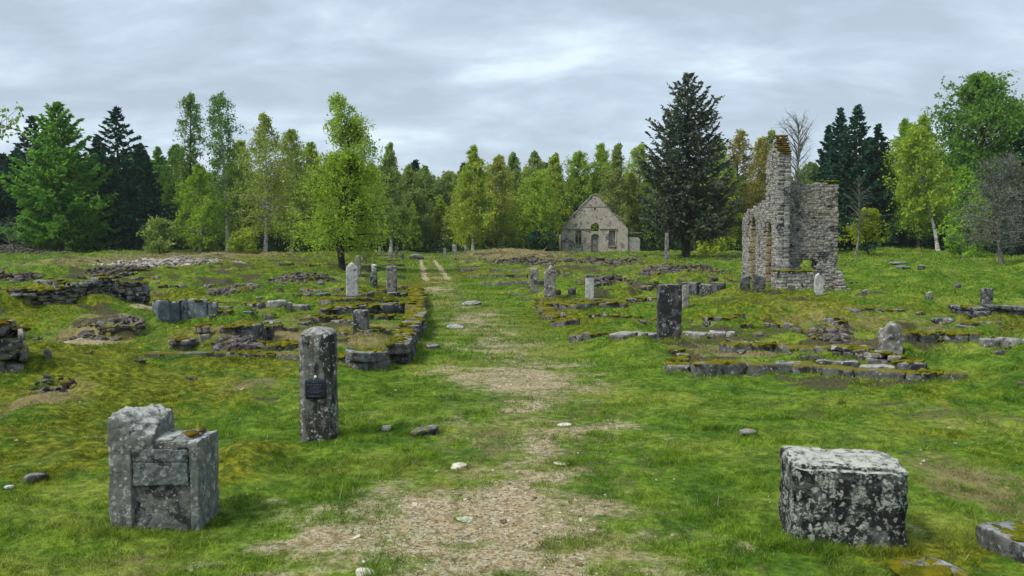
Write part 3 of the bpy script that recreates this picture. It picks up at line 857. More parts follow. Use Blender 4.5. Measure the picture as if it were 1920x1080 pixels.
def heap(label, px0, px1, py0, py1, n, size, hgt, mat=MS_rub, name='rubble_heap', cat='rubble'):
    cx, cy = (px0 + px1) / 2, (py0 + py1) / 2
    x0, yc, _ = G(cx, cy)
    ya = P0(cx, py1)[1]; yb = P0(cx, py0)[1]
    rx = (px1 - px0) / 2 * yc / FPX; ry = min(abs(yb - ya) / 2, rx * 1.2)
    yc = min(yc, ya + ry)
    n = int(n * 1.7); size *= 0.62; hgt *= 0.7
    r = np.sqrt(RNG.random(n)) ; a = RNG.random(n) * 6.283
    x = xat(cx, yc) + rx * r * np.cos(a) * (1 + 0.15 * RNG.normal(size=n)); y = yc + ry * r * np.sin(a)
    z = height(x, y) + hgt * np.clip(1 - r ** 2, 0, 1) * (0.55 + 0.6 * np.clip(fbm(x, y, 1.6, 3, 3.3) + 0.4, 0, 1.3)) * RNG.random(n) ** 0.35
    s = size * np.exp(np.clip(RNG.normal(size=n), -2, 1.6) * 0.4)
    S = np.stack([s * 1.4, s * 0.95, s * 0.5], -1)
    v, f = stones(np.stack([x, y, z], -1), S, RNG.random(n) * 6.28, n=2, k=4, rough=0.18, tilt=0.35)
    o = mk(name, v, f, mat, smooth=False)
    tag(o, label, cat, kind='stuff')
    return o

# ================================================================== big structures
def masonry(u0, u1, ztop, z0, thick, course, length, pred, frame, jit=0.018, n=4, zb=-0.15, leaves=2):
    """through-stones laid in courses; frame(u, t, z) -> world. returns V, F"""
    if leaves == 2:
        h2 = thick / 2
        a_ = masonry(u0, u1, ztop, z0, h2 + 0.01, course, length, pred, frame, jit, n, zb, 1)
        b_ = masonry(u0, u1, ztop, z0, h2 + 0.01, course, length, pred, lambda u, t, z: frame(u, t + h2, z), jit, n, zb, 1)
        return join([a_, b_])
    C, S, Y = [], [], []
    z = zb
    while z < ztop:
        ch = course * random.uniform(0.75, 1.3)
        u = u0 - random.random() * length
        while u < u1:
            l = length * random.uniform(0.5, 1.6)
            ul = u + l
            ua = max(u, u0 + random.uniform(-.012, .012)); ub = min(ul, u1 + random.uniform(-.02, .03))
            um = (ua + ub) / 2; l = ub - ua
            if l > 0.045 and pred(um, z + ch / 2) and pred(max(um - l * 0.35, u0 + .01), z + ch / 2) and pred(min(um + l * 0.35, u1 - .01), z + ch / 2):
                C.append(frame(um, thick / 2 + random.gauss(0, jit * 0.5), z + ch / 2 + z0))
                S.append((l * 1.04, thick * (1 + random.uniform(-1, 1) * jit * 1.6), ch * 1.10))
            u = ul
        z += ch * 0.97
    yaw = math.atan2(*(np.array(frame(1, 0, 0)) - np.array(frame(0, 0, 0)))[[1, 0]])
    return stones(C, S, yaw, n=n, k=10, rough=0.035, tilt=0.012, hi=0.012, hif=6)

# ---- tall ruin: a gable wall seen along its length (A) and a cross wall facing the camera (B)
YA0, YA1 = 35.0, 40.3
XA = 10.86
zT = hz(11.5, 35.5)
tower = thing("ruined_church", "tall roofless church ruin of grey rubble masonry with lancet openings and a mossy broken peak", "ruin", (XA + 1.4, 36.5, zT))
prof_y = [35.0, 35.55, 36.15, 36.75, 36.76, 37.6, 39.6, 40.35]
prof_z = [zat(290, 35), zat(255, 35.6), zat(275, 36.2), zat(300, 36.7), zat(372, 36.9), zat(380, 37.6), zat(391, 39.6), zat(407, 40.3)]
L1 = (38.12, 39.05, 3.22); L2 = (35.72, 36.62, 2.92)
def lancet(u, z, L, grow=0.0):
    a, b, t = L; a -= grow; b += grow; t += grow
    c = (a + b) / 2; hw = (b - a) / 2
    if abs(u - c) > hw or z < 0.0: return False
    spring = t - hw * 1.7
    if z < spring: return True
    if z > t: return False
    return abs(u - c) < hw * math.sqrt(max(0, 1 - ((z - spring) / (t - spring)) ** 2)) * 1.0
def predA(u, z):
    zt = np.interp(u, prof_y, prof_z) - zT
    if z > zt - 0.05 + 0.03 * math.sin(u * 9): return False
    return not (lancet(u, z + 0.0, L1) or lancet(u, z, L2))
frA = lambda u, t, z: (XA + t, u, z)
v, f = masonry(YA0, YA1, 6.9, zT, 0.52, 0.085, 0.17, predA, frA)
mk('gable_wall', v, f, MS_gable, tower)
YB = 35.50
XB0, XB1 = XA + 0.50, 13.55
zBt = zat(343, 35.6) - zT
WB = (12.16, 12.62)
def predB(u, z):
    zt = zBt + 0.05 * math.sin(u * 5) + 0.04 * math.sin(u * 17) + (0.22 if u < 11.75 else 0) * (12.0 - u) + (0.0 if u < 13 else -0.03)
    if z > zt: return False
    c = sum(WB) / 2; hw = (WB[1] - WB[0]) / 2
    zc = zat(495, 35.6) - zT
    if abs(u - c) < hw and zat(509, 35.6) - zT < z < zc: return False
    if z >= zc and math.hypot(u - c, z - zc) < hw: return False
    return True
frB = lambda u, t, z: (u, YB + t, z)
v, f = masonry(XB0, XB1, 5.0, zT, 0.55, 0.082, 0.18, predB, frB)
mk('cross_wall', v, f, MS_tower, tower)
# low wall with mossy coping in front, stepped base and buttress
XL0, XL1, YL = xat(1463, 34.3), xat(1531, 34.3), 34.3
hL = zat(508, 34.3) - hz(11.4, 34.3)
v, f = masonry(XL0, XL1, hL, hz(11.4, 34.3), 0.45, 0.12, 0.24, lambda u, z: z < hL - 0.06, lambda u, t, z: (u, YL + t, z))
mk('low_wall', v, f, MS_gable, tower)
xs = np.arange(XL0 - 0.1, XL1, 0.21)
v, f = stones([(x_, YL + 0.22, hz(11.4, 34.3) + hL - 0.01 + random.uniform(-.02, .02)) for x_ in xs], [(0.26, 0.52, 0.09)] * len(xs), 0, n=4, k=3, rough=0.12, hi=0.02)
mk('coping_moss', v, f, MM, tower)
C, S = [], []
for k_ in range(9):       # buttress at the right corner, stepping outward towards the ground
    zz = 0.75 - k_ * 0.12
    ex = 0.06 + 0.045 * k_ + (0.12 if k_ > 5 else 0)
    C.append((XB1 + ex / 2 - 0.02, YB + 0.1 - ex * 0.2, zT + zz)); S.append((ex + 0.12, 0.7 + ex * .4, 0.13))
v, f = stones(C, S, 0, n=5, k=8, rough=0.05, hi=0.03)
mk('buttress', v, f, MS_gable, tower)
C, S = [], []
for k_ in range(12):      # flared foot of the gable wall end
    zz = 1.25 - k_ * 0.125
    ex = 0.03 + 0.028 * k_
    C.append((XA + 0.27, YA0 - ex / 2 + 0.03, zT + zz)); S.append((0.54 + ex * 0.3, ex + 0.1, 0.135))
v, f = stones(C, S, 0, n=5, k=8, rough=0.05, hi=0.03)
mk('buttress', v, f, MS_gable, tower)
# mossy stepped tiles on the sloping top of the gable wall
C, S = [], []
for k_ in range(10):
    t_ = k_ / 9
    for q_ in range(3):
        C.append((XA + 0.10 + q_ * 0.17 + random.uniform(-.02, .02), 35.02 + 0.56 * t_, np.interp(35.02 + 0.56 * t_, prof_y, prof_z) + 0.02)); S.append((0.20, 0.16, 0.07))
v, f = stones(C, S, 0, n=4, k=3.5, rough=0.18, hi=0.03)
mk('moss', v, f, MMd, tower)
C = [(u, YB + 0.27, zT + zBt + 0.06) for u in (13.15, 13.35, 13.5, 11.5, 11.62)]
v, f = stones(C, [(0.22, 0.5, 0.10)] * 5, 0, n=4, k=3, rough=0.15)
mk('moss', v, f, MM, tower)
# dressed stone lining of the two lancets
def lining(L):
    C, S = [], []
    for side in (L[0], L[1]):
        z = 0.0
        while z < L[2] - 0.75:
            h_ = random.uniform(0.22, 0.34)
            C.append((XA + 0.27, side, zT + z + h_ / 2)); S.append((0.49, 0.12, h_ * 1.02)); z += h_
    c = (L[0] + L[1]) / 2; hw = (L[1] - L[0]) / 2; sp = L[2] - hw * 1.7
    for a in np.linspace(0.0, math.pi, 13):
        C.append((XA + 0.27, c + hw * math.cos(a), zT + sp + hw * 1.7 * math.sin(a))); S.append((0.49, 0.13, 0.17))
    v, f = stones(C, S, 0, n=5, k=9, rough=0.025, tilt=0.01, hi=0.01)
    mk('lancet_frame', v, f, MS_reveal, tower)
lining(L1); lining(L2)
TUFTS += [(11.0, 34.6, 0.5), (12.5, 34.2, 0.8), (13.6, 35.2, 0.5)]

# ---- chapel gable far behind
def extrude(loops, y0, y1):
    """loops in (x,z), outer first, then holes -> closed slab between y0 and y1"""
    tri = tessellate_polygon([[Vector((a, b, 0)) for a, b in lp] for lp in loops])
    P_ = np.array([p for lp in loops for p in lp]); n = len(P_)
    Vf = np.concatenate([np.stack([P_[:, 0], np.full(n, y0), P_[:, 1]], -1), np.stack([P_[:, 0], np.full(n, y1), P_[:, 1]], -1)])
    T = np.array(tri)
    # orient triangles to face -Y
    a, b, c = P_[T[:, 0]], P_[T[:, 1]], P_[T[:, 2]]
    cr = (b[:, 0] - a[:, 0]) * (c[:, 1] - a[:, 1]) - (b[:, 1] - a[:, 1]) * (c[:, 0] - a[:, 0])
    T[cr < 0] = T[cr < 0][:, ::-1]
    q = []; o = 0
    for i, lp in enumerate(loops):
        m = len(lp)
        ar = sum(lp[j][0] * lp[(j + 1) % m][1] - lp[(j + 1) % m][0] * lp[j][1] for j in range(m))
        for j in range(m):
            p0, p1 = o + j, o + (j + 1) % m
            e_ = [p0, p1, p1 + n, p0 + n]
            if (ar > 0) == (i == 0): q.append(e_[::-1])
            else: q.append(e_)
        o += m
    return Vf, [np.concatenate([T, (T + n)[:, ::-1]]), np.array(q)]
YC = 108.0
cx = lambda px: xat(px, YC); cz = lambda py: zat(py, YC)
MS_chap = mat_stone("chapel_plaster", (0.33, 0.295, 0.245), (0.48, 0.455, 0.40), (0.10, 0.097, 0.094), darkamt=0.42, lichen=0.3, moss=0.05, sc=0.42, top=0.5, bump=0.7, warm=(0.37, 0.315, 0.25), bdist=0.06)
MS_chapd = mat_stone("chapel_dark", (0.20, 0.19, 0.175), (0.26, 0.26, 0.25), darkamt=0.3, lichen=0.3, moss=0.1, sc=0.5, top=0.6, bump=0.5)
zG = hz(cx(1115), YC)
chapel = thing("ruined_chapel", "roofless beige chapel gable with bricked-up door and two tall windows at the forest edge", "ruin", (cx(1115), YC, zG))
def arch_loop(x0, x1, z0, zs, zt, n=8):
    c = (x0 + x1) / 2; hw = (x1 - x0) / 2
    pts = [(x0, z0), (x1, z0)]
    for a in np.linspace(0, math.pi, n): pts.append((c + hw * math.cos(a), zs + (zt - zs) * math.sin(a)))
    return pts
outer = [(cx(1053), zG - 0.4), (cx(1177), zG - 0.4), (cx(1177), cz(429)), (cx(1170), cz(421)), (cx(1160), cz(409)), (cx(1148), cz(399)), (cx(1140), cz(388)), (cx(1130), cz(377)), (cx(1121), cz(366)),
         (cx(1110), cz(366)), (cx(1101), cz(376)), (cx(1091), cz(385)), (cx(1083), cz(395)), (cx(1073), cz(405)), (cx(1063), cz(417)), (cx(1053), cz(427))]
win1 = [(cx(1078), cz(460)), (cx(1091), cz(460)), (cx(1091), cz(432)), (cx(1078), cz(432))]
win2 = [(cx(1140.5), cz(461)), (cx(1154.5), cz(461)), (cx(1154.5), cz(432)), (cx(1140.5), cz(432))]
arch = arch_loop(cx(1107.5), cx(1123), cz(433.5), cz(425), cz(418))
hole1 = [(cx(1113.5), cz(394)), (cx(1117), cz(394)), (cx(1117), cz(390)), (cx(1113.5), cz(390))]
hole2 = [(cx(1114), cz(374)), (cx(1116.3), cz(374)), (cx(1116.3), cz(372)), (cx(1114), cz(372))]
niche = arch_loop(cx(1108.3), cx(1122.3), zG - 0.2, cz(444), cz(438.5))
v, f = extrude([outer, win1, win2, arch, hole1, hole2, niche], YC, YC + 0.8)
mk('gable_wall', v, f, MS_chap, chapel, smooth=False)
def box(x0, x1, y0, y1, z0, z1, n=4, hi=0.02, k=16):
    return stones([((x0 + x1) / 2, (y0 + y1) / 2, (z0 + z1) / 2)], [(x1 - x0, y1 - y0, z1 - z0)], 0, n=n, k=k, rough=0.0, tilt=0, hi=hi, hif=2)
# blocked door in the niche with its inner arch
v, f = extrude([arch_loop(cx(1108), cx(1122.6), zG - 0.2, cz(444), cz(438)), arch_loop(cx(1111), cx(1119.8), zG + 0.02, cz(450), cz(446.5))], YC + 0.30, YC + 0.55)
mk('door_surround', v, f, MS_chapd, chapel, smooth=False)
v, f = box(cx(1110.6), cx(1120.2), YC + 0.48, YC + 0.7, zG - 0.2, cz(448.3))
mk('door_infill', v, f, MS_chap, chapel)
# windows: frame, sill, broken boarding
for (a, b, full) in ((1078, 1091, False), (1140.5, 1154.5, True)):
    fr = join([box(cx(a) - .1, cx(a) + .05, YC - .05, YC + .25, cz(460.6), cz(432)), box(cx(b) - .05, cx(b) + .1, YC - .05, YC + .25, cz(460.6), cz(432)), box(cx(a) - .2, cx(b) + .2, YC - .06, YC + .25, cz(432.3), cz(430.9))])
    wf = mk('window', fr[0], fr[1], MS_chap, chapel)
    v, f = box(cx(a) - .15, cx(b) + .15, YC - .14, YC + .3, cz(462.6), cz(461))
    mk('sill', v, f, MS_chapd, wf).location = (0, 0, 0)
    if full:
        v, f = box(cx(a) + .02, cx(b) - .02, YC + .35, YC + .5, cz(461), cz(432))
    else:
        v, f = join([box(cx(a) + .02, cx(b) - .02, YC + .35, YC + .5, cz(442), cz(432)), box(cx(1083.6), cx(1085.6), YC + .33, YC + .5, cz(461), cz(442))])
    mk('window_infill', v, f, MS_chapd, wf).location = (0, 0, 0)
cop = []
for (A, B) in zip(outer[3:], outer[4:]):
    mx_, mz = (A[0] + B[0]) / 2, (A[1] + B[1]) / 2
    L = math.hypot(B[0] - A[0], B[1] - A[1]); an = math.atan2(B[1] - A[1], B[0] - A[0])
    v, f = stones([(0, 0, 0)], [(L * 1.0, 1.0, 0.14)], 0, n=5, k=10, rough=0.03, tilt=0.0, hi=0.03)
    c_, s_ = math.cos(an), math.sin(an)
    v = np.stack([v[:, 0] * c_ - v[:, 2] * s_ + mx_, v[:, 1] + YC + 0.4, v[:, 0] * s_ + v[:, 2] * c_ + mz + 0.03], -1)
    cop.append((v, f))
v, f = join(cop)
mk('coping', v, f, MS_grey, chapel)
for nm_, mt_, bx_ in (('string_course', MS_chapd, (cx(1053) - .05, cx(1107), YC - .12, YC - .003, cz(429.8), cz(428))), ('string_course', MS_chapd, (cx(1123.5), cx(1155), YC - .12, YC - .003, cz(429.8), cz(428))),
        ('string_course', MS_chapd, (cx(1088), cx(1139), YC - .06, YC - .003, cz(388), cz(387))), ('buttress', MS_chapd, (cx(1052.6), cx(1059), YC - .5, YC - .003, zG - .3, cz(446))),
        ('side_wall', MS_chap, (cx(1053) + .01, cx(1058), YC + .803, YC + 6, zG - .3, cz(440))), ('side_wall', MS_chap, (cx(1171), cx(1176.5), YC + .803, YC + 8, zG - .3, cz(433)))):
    v, f = box(*bx_)
    mk(nm_, v, f, mt_, chapel)
v, f = extrude([[(cx(1177), zG - .4), (cx(1200), zG - .4), (cx(1200), cz(448)), (cx(1197), cz(445)), (cx(1177), cz(445))]], YC + .2, YC + .8)
mk('annex_wall', v, f, MS_chapd, chapel, smooth=False)
v, f = box(cx(1176), cx(1206), YC + .3, YC + .6, cz(437.4), cz(436))
mk('beam', v, f, MS_grey, chapel)

# ================================================================== hero stones in front
def hero_block():
    # right: low square block, white bleached top, black and pale lichen on the face
    x0, x1 = xat(1484, 6.47, 950), xat(1705, 6.37, 950)
    yf = 6.44
    zt = zat(877, 6.42)
    cx_, d_ = (x0 + x1) / 2 + 0.055, 0.60
    zg = hz(cx_, yf)
    r = thing("stone_block", "squat square stone block with bleached top and black lichen-spotted face, right foreground", "stone block", (cx_, yf + d_ / 2, zg))
    T, F = cube_t(64)
    k = 26
    q = T / (np.sum(np.abs(T) ** k, 1) ** (1 / k))[:, None]
    tz = (q[:, 2] + 1) / 2
    H_ = zt - zg
    hh = 1 - 0.012 * q[:, 0]
    wd = 0.985 + 0.012 * tz
    Vv = np.stack([q[:, 0] * (x1 - x0) / 2 * wd, q[:, 1] * d_ / 2, -0.15 + tz * (H_ + 0.15) * hh], -1)
    Vv += q * (0.026 * fbm3(Vv * 5 + 3, 3) + 0.014 * fbm3(Vv * 22 + 9, 3))[:, None]
    eg = np.sort(np.abs(q), 1)[:, 1]
    Vv -= q * (sst(eg, 0.86, 1.0) * (0.008 + 0.05 * np.clip(fbm3(Vv * 6 + 40, 3), 0, 1)))[:, None]
    # crack running over the top and down near the left edge
    cr = np.exp(-((Vv[:, 0] + 0.415 + 0.012 * np.sin(Vv[:, 2] * 14)) / 0.008) ** 2) * (Vv[:, 1] < 0.1)
    Vv[:, 2] -= cr * 0.05 * (q[:, 2] > 0.97)
    Vv[:, 1] += cr * 0.035 * (q[:, 1] < -0.97)
    # worn edges
    e_ = np.clip((np.abs(q[:, 1]) - 0.85) / 0.15, 0, 1) * np.clip((q[:, 2] - 0.85) / 0.15, 0, 1)
    Vv[:, 2] -= e_ * (0.012 + 0.02 * np.abs(fbm3(Vv * 8, 2)))
    a = math.radians(-9)
    X = Vv[:, 0] * math.cos(a) - Vv[:, 1] * math.sin(a) + cx_; Y = Vv[:, 0] * math.sin(a) + Vv[:, 1] * math.cos(a) + yf + d_ / 2
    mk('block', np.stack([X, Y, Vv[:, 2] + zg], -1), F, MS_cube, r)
    for k_ in range(9):
        TUFTS.append((x0 + (x1 - x0) * k_ / 8, yf - 0.03, 0.13))
    for k_ in range(4):
        TUFTS.append((x1 + 0.03, yf + 0.15 * k_, 0.12)); TUFTS.append((x0 - 0.03, yf + 0.15 * k_, 0.12))
hero_block()

def hero_monument():
    yf = 6.82
    x0, x1 = xat(203, yf, 900), xat(373, yf, 900)
    zg = hz((x0 + x1) / 2, yf)
    r = thing("broken_monument", "grey stone monument with broken taller left shoulder and a rough square panel on its face", "monument", ((x0 + x1) / 2, yf + .2, zg))
    W_ = x1 - x0
    X_ = lambda px: xat(px, yf, 880); Z_ = lambda py: zat(py, yf) - zg
    def block(xa, xb, ya, yb, zb, ztf, n=40, k=22, hi=0.01, seed=0, yaw=0.0):
        T, F = cube_t(n)
        q = T / (np.sum(np.abs(T) ** k, 1) ** (1 / k))[:, None]
        tz = (q[:, 2] + 1) / 2
        Vx = (xa + xb) / 2 + q[:, 0] * (xb - xa) / 2; Vy = (ya + yb) / 2 + q[:, 1] * (yb - ya) / 2
        zt_ = ztf(Vx, Vy)
        Vv = np.stack([Vx, Vy, zb + tz * (zt_ - zb)], -1)
        Vv += q * (hi * 1.6 * fbm3(Vv * 5 + seed, 3) + hi * fbm3(Vv * 20 + seed, 3))[:, None]
        if yaw:
            c, s = math.cos(yaw), math.sin(yaw); mx_, my_ = (xa + xb) / 2, (ya + yb) / 2
            dx, dy = Vv[:, 0] - mx_, Vv[:, 1] - my_
            Vv[:, 0] = mx_ + dx * c - dy * s; Vv[:, 1] = my_ + dx * s + dy * c
        Vv[:, 2] += zg
        return Vv, F
    # left shoulder: wide broken head on a post
    zback, zfl, zfr = zat(757, yf + 0.42) - zg, zat(779, yf) - zg, zat(818, yf) - zg
    def ztl(x, y):
        u = sst(x, X_(215), X_(285)); t_ = np.clip((y - yf) / 0.40, 0, 1)
        z = (zfl * (1 - u) + zfr * u) * (1 - t_ ** 0.8) + (zback - 0.02 * np.abs(x - X_(240)) / 0.1 * (x < X_(240)) - 0.06 * sst(x, X_(255), X_(290))) * t_ ** 0.8
        return z + 0.045 * fbm3(np.stack([x * 5 + 2, y * 5, x * 0], -1), 3) + 0.03 * np.abs(fbm3(np.stack([x * 13 + y * 9, y * 13, x * 0], -1), 3))
    v, f = block(X_(203), X_(289), yf - 0.014, yf + 0.45, -0.2, ztl, seed=3, n=72)
    back = sst(v[:, 0], X_(246), X_(251)) * (v[:, 2] < zg + Z_(845)) * np.clip((yf + 0.3 - v[:, 1]) / 0.3, 0, 1)
    v[:, 1] += 0.045 * back
    mk('left_shoulder', v, f, MS_mon, r)
    v, f = block(X_(331), X_(373), yf - 0.004, yf + 0.47, -0.2, lambda x, y: Z_(829) + 0.0 * x - 0.01 * sst(y, yf, yf + .4) + 0.015 * fbm3(np.stack([x * 9, y * 9, y * 0], -1), 3), seed=7, n=56)
    back = (1 - sst(v[:, 0], X_(352), X_(357))) * (v[:, 2] < zg + Z_(843)) * np.clip((yf + 0.3 - v[:, 1]) / 0.3, 0, 1)
    v[:, 1] += 0.045 * back
    mk('right_post', v, f, MS_mon, r)
    v, f = block(X_(246), X_(357), yf + 0.006, yf + 0.40, -0.2, lambda x, y: Z_(828) + 0.02 * fbm3(np.stack([x * 8, y * 8, y * 0], -1), 3) + 0.012 * sst(y, yf, yf + .3), seed=11, hi=0.016)
    mk('core', v, f, MS_inf, r)
    v, f = block(X_(246), X_(322), yf + 0.012, yf + 0.3, Z_(846), lambda x, y: Z_(824) + 0.018 * fbm3(np.stack([x * 12, y * 12, y * 0], -1), 3), n=18, seed=12)
    mk('ledge', v, f, MS_mon, r)
    v, f = block(X_(249), X_(353), yf - 0.016, yf + 0.10, Z_(911), lambda x, y: Z_(843) + 0 * x, n=46, k=30, hi=0.010, seed=15)
    # shallow worn relief on the panel
    g_ = np.exp(-((v[:, 2] - zg - Z_(867)) / 0.006) ** 2)
    v[:, 1] += 0.006 * g_ * (v[:, 1] < yf + 0.05)
    mk('panel', v, f, MS_pan, r)
    v, f = stones([(X_(345), yf + 0.20, zg + Z_(826) + 0.015), (X_(332), yf + 0.25, zg + Z_(826) + 0.01), (X_(360), yf + .26, zg + Z_(824) + .02)], [(0.08, 0.11, 0.012), (0.06, 0.09, 0.010), (0.05, .07, .010)], 0.2, n=8, k=2.6, rough=0.2, hi=0.03, hif=12)
    mk('moss', v, f, MMd, r)
    for k_ in range(9): TUFTS.append((x0 + W_ * k_ / 8, yf - 0.04, 0.12))
    for k_ in range(3): TUFTS.append((x1 + 0.04, yf + 0.15 * k_, 0.12)); TUFTS.append((x0 - 0.04, yf + 0.15 * k_, 0.12))
hero_monument()

def plaque_pillar():
    x, y, z = G(594, 828)
    y += 0.2; x = xat(594.5, y)
    w_ = 69 * y / FPX; h_ = zat(611, y + 0.0) - hz(x, y)
    r = thing("stone_pillar", "tall dark weathered stone pillar with rounded top and a small black plaque", "pillar", (x, y, hz(x, y)))
    v, f = slab_mesh(x, y, w_, w_ * 0.92, h_, 0.12, 'dome', n=48, k=22, hi=0.022, hif=6, rough=0.02, taper=0.03, cham=0.30)
    mk('shaft', v, f, MS_pil, r)
    # plaque
    yf = y - w_ * 0.46 - 0.008
    xa, xb = xat(568.5, yf), xat(608.5, yf); za, zb = zat(748, yf), zat(711.5, yf)
    v, f = stones([((xa + xb) / 2, yf, (za + zb) / 2)], [(xb - xa, 0.022, zb - za)], 0.02, n=6, k=24, rough=0, tilt=0)
    mp, nt = new_mat("black_enamel")
    finish(nt, (0.010, 0.014, 0.024), 0.35, spec=0.4)
    pl = mk('plaque', v, f, mp, r)
    # illegible rows of small engraved lettering
    C, S = [], []
    rows = [(0.84, .34, .60), (0.73, .08, .80), (0.62, .22, .76), (0.53, .26, .68), (0.42, .10, .86), (0.35, .24, .64), (0.15, .16, .72)]
    W_, H_ = xb - xa, zb - za
    for (t_, a_, b_) in rows:
        u = a_
        while u < b_:
            l_ = random.uniform(.015, .03)
            for kk in range(random.randint(2, 6)):
                if u > b_: break
                C.append((xa + W_ * (u + l_ / 2), yf - 0.0118 - 0.02 * (xa + W_ * u - (xa + xb) / 2) * -1, za + H_ * t_ + random.uniform(-.0008, .0008)))
                S.append((W_ * l_ * 0.7, 0.002, 0.0055 if random.random() < .6 else 0.003)); u += l_
            u += 0.025
    v, f = stones(C, S, 0.02, n=1, k=9, rough=0, tilt=0)
    ml, nt = new_mat("engraving")
    finish(nt, (0.22, 0.25, 0.29), 0.6)
    mk('lettering', v, f, ml, pl).location = (0, 0, 0)
    v, f = stones([(xat(588, yf), yf - 0.004, zat(706.5, yf))], [(0.034, 0.02, 0.034)], 0, n=6, k=2, rough=0, tilt=0)
    mw, nt = new_mat("white_knob")
    finish(nt, (0.7, 0.7, 0.68), 0.6)
    mk('fixing_stud', v, f, mw, r)
    for a in range(8):
        TUFTS.append((x + 0.24 * math.cos(a * .785), y + .24 * math.sin(a * .785), 0.16))
plaque_pillar()

# right bottom corner stones
wall_row("kerb_block", "mossy dark kerb block at the bottom right edge of the clearing", [(1842, 1022), (1960, 1068)], 34, 0.45, 0.62, moss=1.0, rag=0, cat='kerb block', mat=MS_dark, mossmat=MMg)
rock("low boulder capped with rust-coloured moss below the square lichened block", 1768, 1098, 115, 42, MS_field, dr=1.0, moss=1, name='boulder', cat='boulder', group=None)

# ================================================================== headstones and pillars
GL = 'old grave pillars left of the path'; GR = 'old grave pillars right of the path'
headstone("pale pointed grave pillar, the whitest left of the path", 659.5, 555, 64, 23, MS_white, 'point', 0.75, group=GL, yaw=0.2)
headstone("narrow slender stone just behind the white pointed pillar", 671, 519, 40, 10, MS_grey, 'round', 0.7, group=GL)
headstone("short figure-topped grey stone on a base between two tall left pillars", 700, 539, 22, 13, MS_dark, 'flat', 0.9, group=GL)
headstone("tall dark square grave pillar with flat lichened top near the left path edge", 734, 554, 54, 20, MS_grey, 'flat', 0.7, group=GL, yaw=0.1)
headstone("stubby dark stone post standing in the near left foundation", 676, 622, 37, 28, MS_dark, 'flat', 0.8, group=GL)
headstone("small far dark post with knob top beside the trunk of the big birch", 684, 495, 18, 7.5, MS_dark, 'flat', 0.9, group=GL)
headstone("far round-headed grey stone left of the path below the tree line", 732, 490, 18, 8, MS_grey, 'round', 0.7, group=GL)
headstone("far tall leaning grey obelisk behind the left graves", 730, 470, 23, 6.5, MS_grey, 'flat', 0.7, lean=-0.12, group=GL)
headstone("far cross-topped dark column right of the leaning obelisk", 743, 480, 17, 5, MS_dark, 'flat', 0.8, group=GL)
headstone("tiny far stone left of the path at the start of the forest shade", 755, 487, 14, 5.5, MS_dark, 'flat', 0.8, group=GL)
headstone("faint short stone under the far trees left of the leaning obelisk", 712, 478, 16, 5, MS_grey, 'round', 0.8, group=GL)
# the stone with a carved figure on it
x, y, z = G(700, 539)
r = thing("carved_figure", "small worn pale carved figure standing on the short grave base", "statue", (x, y + .2, hz(x, y) + 0.5))
v, f = stones([(x, y + .15, z + .50), (x + .01, y + .15, z + .70), (x, y + .15, z + .86)], [(.26, .22, .34), (.18, .16, .26), (.22, .14, .14)], 0.2, n=6, k=2.6, rough=0.12, hi=0.03)
mk('torso', v[:218], f[:216], MS_grey, r)
mk('head', v[218:], f[216:] - 218, MS_white, r)
for (px, base, hh, wd, lab) in ((834, 484, 19, 5.5, "far left one of three small stones standing right of the track end"), (852.5, 479, 20, 9, "far round-headed stone, the tallest of three right of the track end"), (873, 477, 17, 5, "far right slim one of three small stones near the track end")):
    headstone(lab, px, base, hh, wd, MS_grey, 'round', 0.6, group='small stones at the end of the track')
headstone("slim capped stone post left of the wide pillar in the right graves", 1002, 551, 47, 15, MS_grey, 'flat', 0.8, group=GR, cap=0, base=0)
headstone("wide upright grey pillar with a lobed top, tallest of the three middle right posts", 1031, 560, 59, 22, MS_grey, 'broken', 0.6, group=GR)
headstone("short pale post with overhanging cap right of the two middle posts", 1106, 562, 43, 16, MS_white, 'flat', 0.8, group=GR, cap=1)
headstone("broad dark rectangular monolith standing on a low kerb right of the path", 1256, 634, 101, 45, MS_dark, 'flat', 0.45, name='monolith', cat='standing stone', yaw=0.05, n=24, k=24)
headstone("slim lichened post half hidden behind the broad dark monolith", 1286, 577, 41, 12, MS_grey, 'flat', 0.9, group=GR)
headstone("pale headstone with a dark triangle at its top before the tall ruin", 1538, 554, 42, 19, MS_white, 'round', 0.4, group='headstones round the tall ruin')
headstone("dark slab leaning on the left end of the tall ruin", 1398, 546, 29, 19, MS_dark, 'slant', 0.4, group='headstones round the tall ruin')
headstone("thin dark slab between the two lancets of the tall ruin", 1417, 547, 33, 9, MS_dark, 'flat', 0.6, group='headstones round the tall ruin')
headstone("dark flat-topped slab under the right lancet of the tall ruin", 1428, 548, 31, 16, MS_dark, 'slantl', 0.5, group='headstones round the tall ruin')
headstone("white-topped dark stone alone in the right meadow", 1853, 573, 32, 20, MS_dark, 'flat', 0.6, group='stones in the right meadow')
headstone("small grey stump in the meadow right of the tall ruin", 1624, 554, 12, 11, MS_grey, 'slant', 0.6, group='stones in the right meadow')
headstone("tiny pale stump in the middle of the right meadow", 1745, 562, 14, 12, MS_grey, 'broken', 0.6, group='stones in the right meadow')
headstone("tall pale stone column left of the trunk of the big fir", 1250, 488, 50, 8, MS_grey, 'flat', 0.9, name='stone_column', cat='column', taper=0.25)
headstone("rough leaning mossy stump of masonry at the right foundation corner", 1675, 668, 58, 37, MS_grey, 'broken', 0.7, name='masonry_stump', cat='wall stump', rough=0.12, hi=0.05, n=18)
